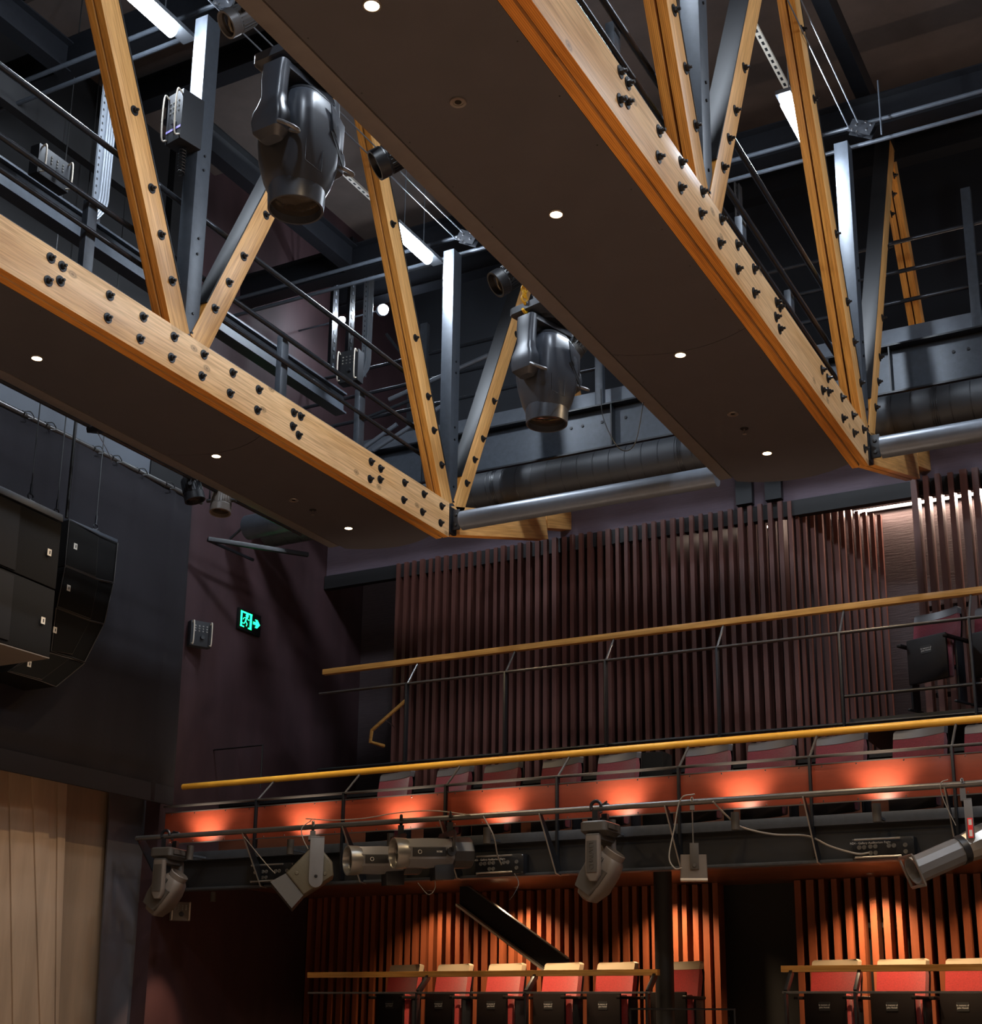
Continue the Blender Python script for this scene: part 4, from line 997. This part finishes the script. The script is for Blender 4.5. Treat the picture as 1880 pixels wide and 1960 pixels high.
# ---------------- facility panels (socket boxes) ----------------
def socket_box(x0, y0, x1, y1, Yp, label, words, cat='socket box'):
    a = fY(x0,y0,Yp); b = fY(x1,y1,Yp); xa, xb = a.x, b.x; z1 = max(a.z,fY(x1,y0,Yp).z)-.0; z1 = (a.z+fY(x1,y0,Yp).z)/2; z0 = (fY(x0,y1,Yp).z+b.z)/2
    r = root('socket_box', label, cat, ((xa+xb)/2,Yp,(z0+z1)/2))
    part('housing', MB().bb(xa,xb,Yp,Yp+.12,z0,z1), 'black_steel', r, bevel=.005)
    w_, h_ = xb-xa, z1-z0
    part('guard_rail', MB().cyl((xa+.06*w_,Yp-.03,z1-.07*h_),(xb-.2*w_,Yp-.03,z1-.07*h_),.009,n=8), 'fix_metal', r)
    part('guard_rail', MB().cyl((xa+.06*w_,Yp-.03,z0+.1*h_),(xb-.2*w_,Yp-.03,z0+.1*h_),.009,n=8), 'fix_metal', r)
    for u,v in ((.12,.58),(.2,.58),(.3,.6),(.38,.6),(.3,.3),(.38,.3),(.6,.6),(.68,.6),(.86,.6),(.86,.3)):
        part('socket', MB().lathe((xa+u*w_,Yp,z0+v*h_),(0,-1,0),[(0,.019),(.008,.018),(.008,.010),(.004,.009)],14), 'fix_metal', r)
    sc = MB()
    for u in (.03,.97):
        for v in (.08,.92): sc.lathe((xa+u*w_,Yp,z0+v*h_),(0,-1,0),[(0,.009),(.004,.007)],8)
    part('screws', sc, 'chrome', r)
    if words: text('lettering', words, V((xa+.3*w_,Yp-.002,z1-.22*h_)), (1,0,0), (0,0,1), .026, 'white_print', r)
    return r
socket_box(1630,1603,1752,1644,11.93,'black socket panel with metal guard rails under the gallery at the right','N24 - Gallery Auditorium Right')
socket_box(910,1636,1002,1674,11.93,'black socket panel behind the profile lanterns','N23 - Gallery Auditorium Right')
socket_box(480,1653,560,1690,11.93,'black socket panel left of the olive box light','')
for x,y,lab in ((955,1655,'left'),):
    pass

# ---------------- cables on and around the bar ----------------
def cable(pts, r, m_, label, k=8): return single('cable', MB().tube(spline(pts,k), r, 6), m_, label, 'cable')
P = lambda x,y,Y_=11.6: fY(x,y,Y_)
cable([P(1365,1534,11.57),P(1390,1560,11.7),P(1420,1583,11.82),P(1480,1597,11.85),P(1545,1600,11.85),P(1590,1620,11.86),P(1640,1634,11.88),P(1665,1632,11.9)], .008, 'cable_grey', 'grey cable sagging from the bar to the right socket panel')
cable([P(1330,1520,11.55),P(1303,1530,11.55),P(1290,1590,11.55),P(1281,1640,11.52),P(1292,1662,11.5),P(1306,1661,11.5)], .006, 'cable_grey', 'grey cable looping down to the small hanging box')
cable([P(925,1562,11.57),P(945,1600,11.6),P(952,1635,11.75),P(960,1655,11.9)], .007, 'cable_grey', 'cable dropping from the bar to the middle socket panel')
cable([P(985,1672,11.9),P(993,1690,11.8),P(985,1710,11.7),P(975,1722,11.7)], .004, 'cable_black', 'thin black cable hanging under the middle socket panel')
cable([P(462,1595,11.6),P(490,1630,11.6),P(515,1660,11.6),P(527,1672,11.6)], .005, 'cable_grey', 'thin grey cable running down to the olive box light')
cable([P(800,1690,11.6),P(820,1712,11.6),P(833,1700,11.6),P(832,1682,11.6)], .004, 'cable_grey', 'grey safety loop under the profile lanterns')
cable([P(596,1570,11.55),P(578,1585,11.5),P(580,1605,11.5),P(590,1625,11.5)], .005, 'cable_grey', 'pale safety wire looped at the olive box light')
cable([P(1815,1492,11.57),P(1801,1500,11.55),P(1806,1530,11.6),P(1830,1580,11.6)], .004, 'cable_grey', 'safety wire looped beside the long profile lantern')
cable([P(585,1567,11.57),P(640,1570,11.57),P(700,1566,11.57),P(760,1556,11.57),P(830,1552,11.56),P(900,1560,11.57)], .005, 'cable_grey', 'cable strapped along the left part of the bar')
cable([P(1150,745,9.5)*1.0, P(1155,800,9.5), P(1185,858,9.5), P(1215,850,9.5), P(1232,770,9.5)], .004, 'cable_black', 'thin black cable loop hanging left of the right soffit')

# ---------------- PA loudspeakers ----------------
def poly_px(pts, X0, s=3.769, oy=880): return [fX(x/s, oy+y/s, X0) for x,y in pts]
XS = -9.95
a2 = root('line_array', 'curved column of four black loudspeakers hanging before the curtain', 'loudspeaker', fX(170,1150,XS))
boxes = [([(500,430),(712,540),(850,600),(822,885),(715,862),(470,762)],[(500,440),(708,560),(690,842),(472,758)]),
 ([(470,768),(715,868),(818,893),(752,1183),(655,1160),(410,1062)],[(470,775),(706,872),(652,1148),(415,1056)]),
 ([(405,1068),(652,1165),(748,1190),(612,1458),(525,1428),(368,1382)],[(405,1076),(645,1168),(520,1402),(372,1378)]),
 ([(360,1392),(530,1440),(610,1468),(405,1637),(290,1594),(55,1528),(200,1430)],[(362,1400),(500,1436),(300,1585),(70,1524),(215,1435)])]
for i,(o_, s_) in enumerate(boxes):
    b = part('cabinet', MB().prism(poly_px(o_,XS), (-.42,0,0)), 'speaker', a2, bevel=.006)
    part('side_panel', MB().prism(poly_px(s_,XS+.002), (.014,0,0)), 'speaker_grille', b, bevel=.003)
for o_, s_ in boxes:
    for q_ in (o_, s_): part('edge_trim', MB().tube(poly_px(q_, XS+.012), .005, 4, closed=True), 'fix_tan_dark', a2)
for x,y in ((545,625),(495,925),(397,1228),(212,1472)):
    p = poly_px([(x,y)],XS+.016)[0]; part('badge', MB().box(p,(.003,.045,.06)), 'badge', a2)
    part('badge_mark', MB().box(p+V((.002,.003,0)),(.002,.012,.03)), 'black', a2)
tp = poly_px([(500,425),(850,575),(850,608),(500,462)],XS); part('rigging_frame', MB().prism(tp,(-.4,0,0)), 'steel', a2, bevel=.003)
a1 = root('subwoofer_stack', 'pair of large black bass speakers hanging at the left edge', 'loudspeaker', fX(60,1110,-8.9))
for q in ([(-420,60),(446,462),(402,935),(-420,590)],[(-420,600),(398,945),(357,1424),(-420,1190)]):
    b = part('cabinet', MB().prism(poly_px(q,-8.9),(-.95,0,0)), 'speaker', a1, bevel=.006)
part('added_warm_plate', MB().prism([p_+V((0,0,-.004)) for p_ in poly_px([(357,1424),(-420,1190)],-8.9)]+[p_+V((-.95,0,-.004)) for p_ in poly_px([(-420,1190),(357,1424)],-8.9)], (0,0,-.01)), 'fix_tan', a1, label='underside of the lower cabinet, warm light from below painted in')  # tan plate added on the black cabinet, standing in for warm light from below
for q in ([(-400,75),(145,335),(105,800),(-400,590)],[(-400,620),(98,835),(58,1305),(-400,1165)]):
    part('grille', MB().prism(poly_px(q,-8.898),(.01,0,0)), 'speaker_side', a1, bevel=.003, label='paler grey grille half of the side')
tp = poly_px([(-420,-10),(455,398),(455,450),(-420,45)],-8.9); part('rigging_frame', MB().prism(tp,(-.9,0,0)), 'steel', a1, bevel=.003)
for x,y in ((357,668),(311,1160)):
    p = poly_px([(x,y)],-8.885)[0]; part('badge', MB().box(p,(.003,.045,.06)), 'badge', a1); part('badge_mark', MB().box(p+V((.002,.003,0)),(.002,.012,.03)), 'black', a1)
for (x,y,X_,rt) in ((222,250,-9.2,a1),(410,360,-9.6,a1),(692,470,-10.15,a2)):
    p = poly_px([(x,y)],X_)[0]
    part('hoist_cable', MB().cyl(p,p+V((0,0,5.5)),.006,n=6), 'cable_black', rt)
    part('shackle', MB().tube([p+V((0,.03*math.cos(k*PI/5),.03*math.sin(k*PI/5)-.02)) for k in range(10)],.008,6,closed=True).cyl(p+V((0,0,.0)),p+V((0,0,.1)),.012,n=8).cyl(p+V((0,-.05,-.06)),p+V((0,.05,-.06)),.012,n=8), 'black_steel', rt)
p = poly_px([(480,420)],-9.3)[0]
single('speaker_cable', MB().tube([p,p+V((0,.0,5.5))],.016,8), 'cable_black', 'thick black speaker cable hanging between the two speaker stacks', 'cable')

# ---------------- par cans and small units on the left ----------------
def par(px, py, X0, axis, s, m_, label):
    p = fX(px,py,X0); r = root('par_can', label, 'stage light', p)
    a = V(axis).normalized()
    part('body', MB().lathe(p, a, [(-.12*s,.05*s),(-.10*s,.085*s),(.05*s,.092*s),(.06*s,.1*s),(.13*s,.1*s),(.13*s,.085*s),(.08*s,.08*s)], 28), m_, r)
    part('lens', MB().lathe(p, a, [(.10*s,.084*s),(.11*s,.05*s),(.112*s,0)], 24), 'glass_dark', r)
    fn = MB(); u = a.orthogonal().normalized(); v_ = a.cross(u)
    for k in range(24):
        d = u*math.cos(k*PI/12)+v_*math.sin(k*PI/12); fn.tube([p+d*.089*s-a*.09*s, p+d*.095*s+a*.04*s], .004*s, 4)
    part('cooling_fins', fn, m_, r)
    sd = a.cross(V((0,0,1))).normalized()
    part('yoke', MB().tube([p+sd*.115*s, p+sd*.115*s+V((0,0,.17*s)), p-sd*.115*s+V((0,0,.17*s)), p-sd*.115*s], .009*s, 6), 'black_steel', r)
    for q in (1,-1): part('knob', MB().cyl(p+sd*.09*s*q,p+sd*.14*s*q,.018*s,n=12), 'bolt_black', r)
    part('clamp', MB().cyl(p+V((0,0,.17*s)),V((p.x,p.y,max(p.z+.32*s, 5.02 if p.x < -8 else 5.45))),.014*s,n=8), 'black_steel', r)
    return r
par(424,958,-8.55,(.05,-.12,-1),1.05,'fix_tan','bronze ribbed par can hanging under the left soffit edge')
par(368,935,-8.6,(.25,.15,-1),1.0,'fix_dark','black ribbed par can left of the bronze one')
par(460,35,-4.6,(-.5,-.6,-.7),.8,'fix_grey','small silver lantern at the top, left of the right soffit')
par(975,530,-4.35,(-.6,-.5,-.6),1.0,'fix_dark','black lantern behind the farther moving light')
par(1108,660,-4.2,(-.5,-.3,-.8),.8,'fix_tan_dark','brown lantern tucked under the right soffit edge')
par(752,300,-4.35,(-.7,-.4,-.5),1.0,'fix_dark','black fan-fronted lantern where the timber diagonal meets the right soffit')
p = fX(195,822,-8.5); single('floodlight', MB().box(p,(.16,.22,.05),Matrix.Rotation(.3,3,'X')), 'black_steel', 'flat black floodlight under the left soffit edge', 'stage light', bevel=.01)
cable([fX(185,825,-8.5), fX(205,862,-8.6), fX(215,885,-8.7)], .003, 'conduit', 'safety wire under the flat floodlight')
# wall boxes with handles
def wallbox(px, py, X0, sz, label, face=(1,0,0), ang=0, m_='box_black'):
    p = fX(px,py,X0); r = root('equipment_box', label, 'equipment box', p, Matrix.Rotation(ang,3,'Z'))
    L = dict(local=True); a,b,c_ = sz
    part('housing', MB().bb(-a/2,a/2,-b/2,b/2,-c_/2,c_/2), m_, r, bevel=.006, **L)
    for s in (-1,1):
        part('handle', MB().tube(spline([(a/2,s*b*.42,-c_*.42),(a/2+.05,s*b*.42,-c_*.40),(a/2+.05,s*b*.42,c_*.40),(a/2,s*b*.42,c_*.42)],5), .007, 8), 'badge', r, label='pale metal bar handle', **L)
    for i in range(4):
        for j in range(3): part('socket', MB().lathe((a/2,-b*.28+i*b*.18,c_*.30-j*c_*.10),(1,0,0),[(0,.010),(.006,.008)],8), 'fix_metal', r, **L)
    part('knob', MB().lathe((a/2,b*.05,-c_*.15),(1,0,0),[(0,.026),(.03,.022)],18), 'fix_dark', r, **L)
    return r
wb1 = wallbox(354,236,-7.06,(.22,.19,.46),'black control box with two metal handles on the near left post', ang=-1.75)
p = W(wb1); part('tape_stripe', MB().box(p@V((.112,0,-.12)),(.003,.18,.02), p.to_3x3()), 'purple_tape', wb1, label='lilac tape stripe')
c0 = p@V((0,0,-.24)); part('spiral_cable', MB().tube([c0+V((.03*math.cos(t*.9),.03*math.sin(t*.9),-.004*t)) for t in range(60)], .006, 5), 'cable_black', wb1)
wallbox(672,705,-7.9,(.12,.24,.36),'black rack box of sockets with handles behind the left guardrail', ang=-1.5)
wallbox(95,325,-7.9,(.1,.34,.26),'black outlet box with two round sockets at the far left', ang=0)
wallbox(382,1215,-10.5,(.1,.26,.30),'small black junction box with handles on the left wall', ang=-.5)
wallbox(345,1745,-10.45,(.12,.22,.2),'tan equipment box behind the left moving head', ang=-.8, m_='fix_tan')
# cable trays with conduits
for (px,py,X0,h,lab) in ((196,270,-8.3,1.6,'perforated cable tray with grey conduits at the upper left'),(700,610,-9.3,1.6,'perforated cable tray with conduits between the left truss diagonals'),(1412,430,-4.6,1.1,'slim cable tray behind the right guardrail')):
    p = fX(px,py,X0); t = root('cable_tray', lab, 'cable tray', p)
    part('tray', MB().box(p,(.02,.10,h)), 'conduit', t)
    hl = MB()
    for k in range(int(h/.07)): hl.box(p+V((.0105,-.03,-h/2+.05+k*.07)),(.002,.016,.022))
    part('holes', hl, 'black', t)
    for k in range(4):
        q = p+V((.03,.01+.03*k,0)); part('conduit', MB().tube(spline([q+V((0,0,h/2)),q+V((0,0,-h*.2)),q+V((0,-.02,-h*.4)),q+V((0,-.12-.02*k,-h*.55))],5),.011,8), 'conduit', t)
p = fX(745,560,-9.9); 
for k,(px,X0) in enumerate(((640,-9.9),(672,-9.7))):
    p = fX(px,580,X0); single('slotted_upright', MB().box(p,(.05,.12,1.9)).box(V(((XL+X0)/2,p.y,p.z+.7)),(X0-XL,.04,.04)), 'black_steel', f'black slotted upright channel, {"left" if k==0 else "right"} of the pair by the small bulkhead light', 'channel')
    hl = MB()
    for j in range(16): hl.box(p+V((.027,0,-.9+.115*j)),(.004,.03,.05))
    o = single('slot_strip', hl, 'steel_light', f'row of slots on the {"left" if k==0 else "right"} upright channel', 'channel')
for (a_,b_,X0,lab) in (((655,330),(700,395),-8.9,'pale slotted rail left of the middle diagonal'),((1450,62),(1512,175),-3.3,'pale slotted rail leading to the right work light')):
    a = fX(*a_,X0); b = fX(*b_,X0); b.z = a.z
    r = root('slotted_rail', lab, 'rail', (a+b)/2); part('rail', MB().bb(X0-.03,X0+.03,a.y-.4,b.y+.3,a.z,a.z+.03), 'badge', r)
    hl = MB(); y = a.y-.35
    while y < b.y+.2: hl.bb(X0-.012,X0+.012,y,y+.05,a.z-.002,a.z); y += .1
    part('slots', hl, 'black', r)

# perforated strut bracket carrying the small duct, and braces beyond the truss end
sb_ = root('duct_bracket', 'black perforated strut bracket under the small duct on the left wall', 'bracket', fX(400,1032,XL+.3))
q0 = fX(398,1032,-10.3); q1 = fY(590,1062,13.2)
member('strut', q0, q1, .05, .05, 'black_steel', sb_, side=V((0,1,0)))
member('brace', fX(398,1034,-10.3), fY(485,1072,13.0), .03, .03, 'black_steel', sb_, side=V((0,1,0)))
member('brace', fY(440,1032,12.9), fY(470,1005,12.9), .03, .02, 'steel', sb_, side=V((0,1,0)))
for a_,b_,lab in (((715,862),(850,775),'sloping steel brace low behind the left truss end'),((745,765),(935,680),'sloping steel handrail above the heavy beam, left part'),((700,855),(760,812),'short sloping brace at the left of the truss end')):
    single('steel_brace', MB().cyl(fY(*a_,14.0),fY(*b_,14.0),.028,n=10), 'steel_light', lab, 'brace')
for a_,b_,lab in (((700,800),(790,765),'level tube behind the middle post, lower one'),((740,640),(790,705),'black tube behind the third diagonal')):
    single('steel_brace', MB().cyl(fY(*a_,14.05),fY(*b_,14.05),.022,n=10), 'pipe_black', lab, 'brace')
p = fX(1004,556,-4.42)
ch = root('safety_chain', 'orange chain and hook above the farther moving light', 'chain', p)
for k in range(4): part('chain_link', MB().tube([p+V((.0+.012*(k%2)*math.cos(a*PI/4),.022*math.cos(a*PI/4),.05-.04*k+.03*math.sin(a*PI/4))) for a in range(8)],.008,5,closed=True), 'orange_tag', ch)
part('hook', MB().tube(spline([p+V((0,0,-.1)),p+V((0,.04,-.13)),p+V((0,.03,-.18)),p+V((0,-.03,-.17))],5),.012,6), 'orange_tag', ch)
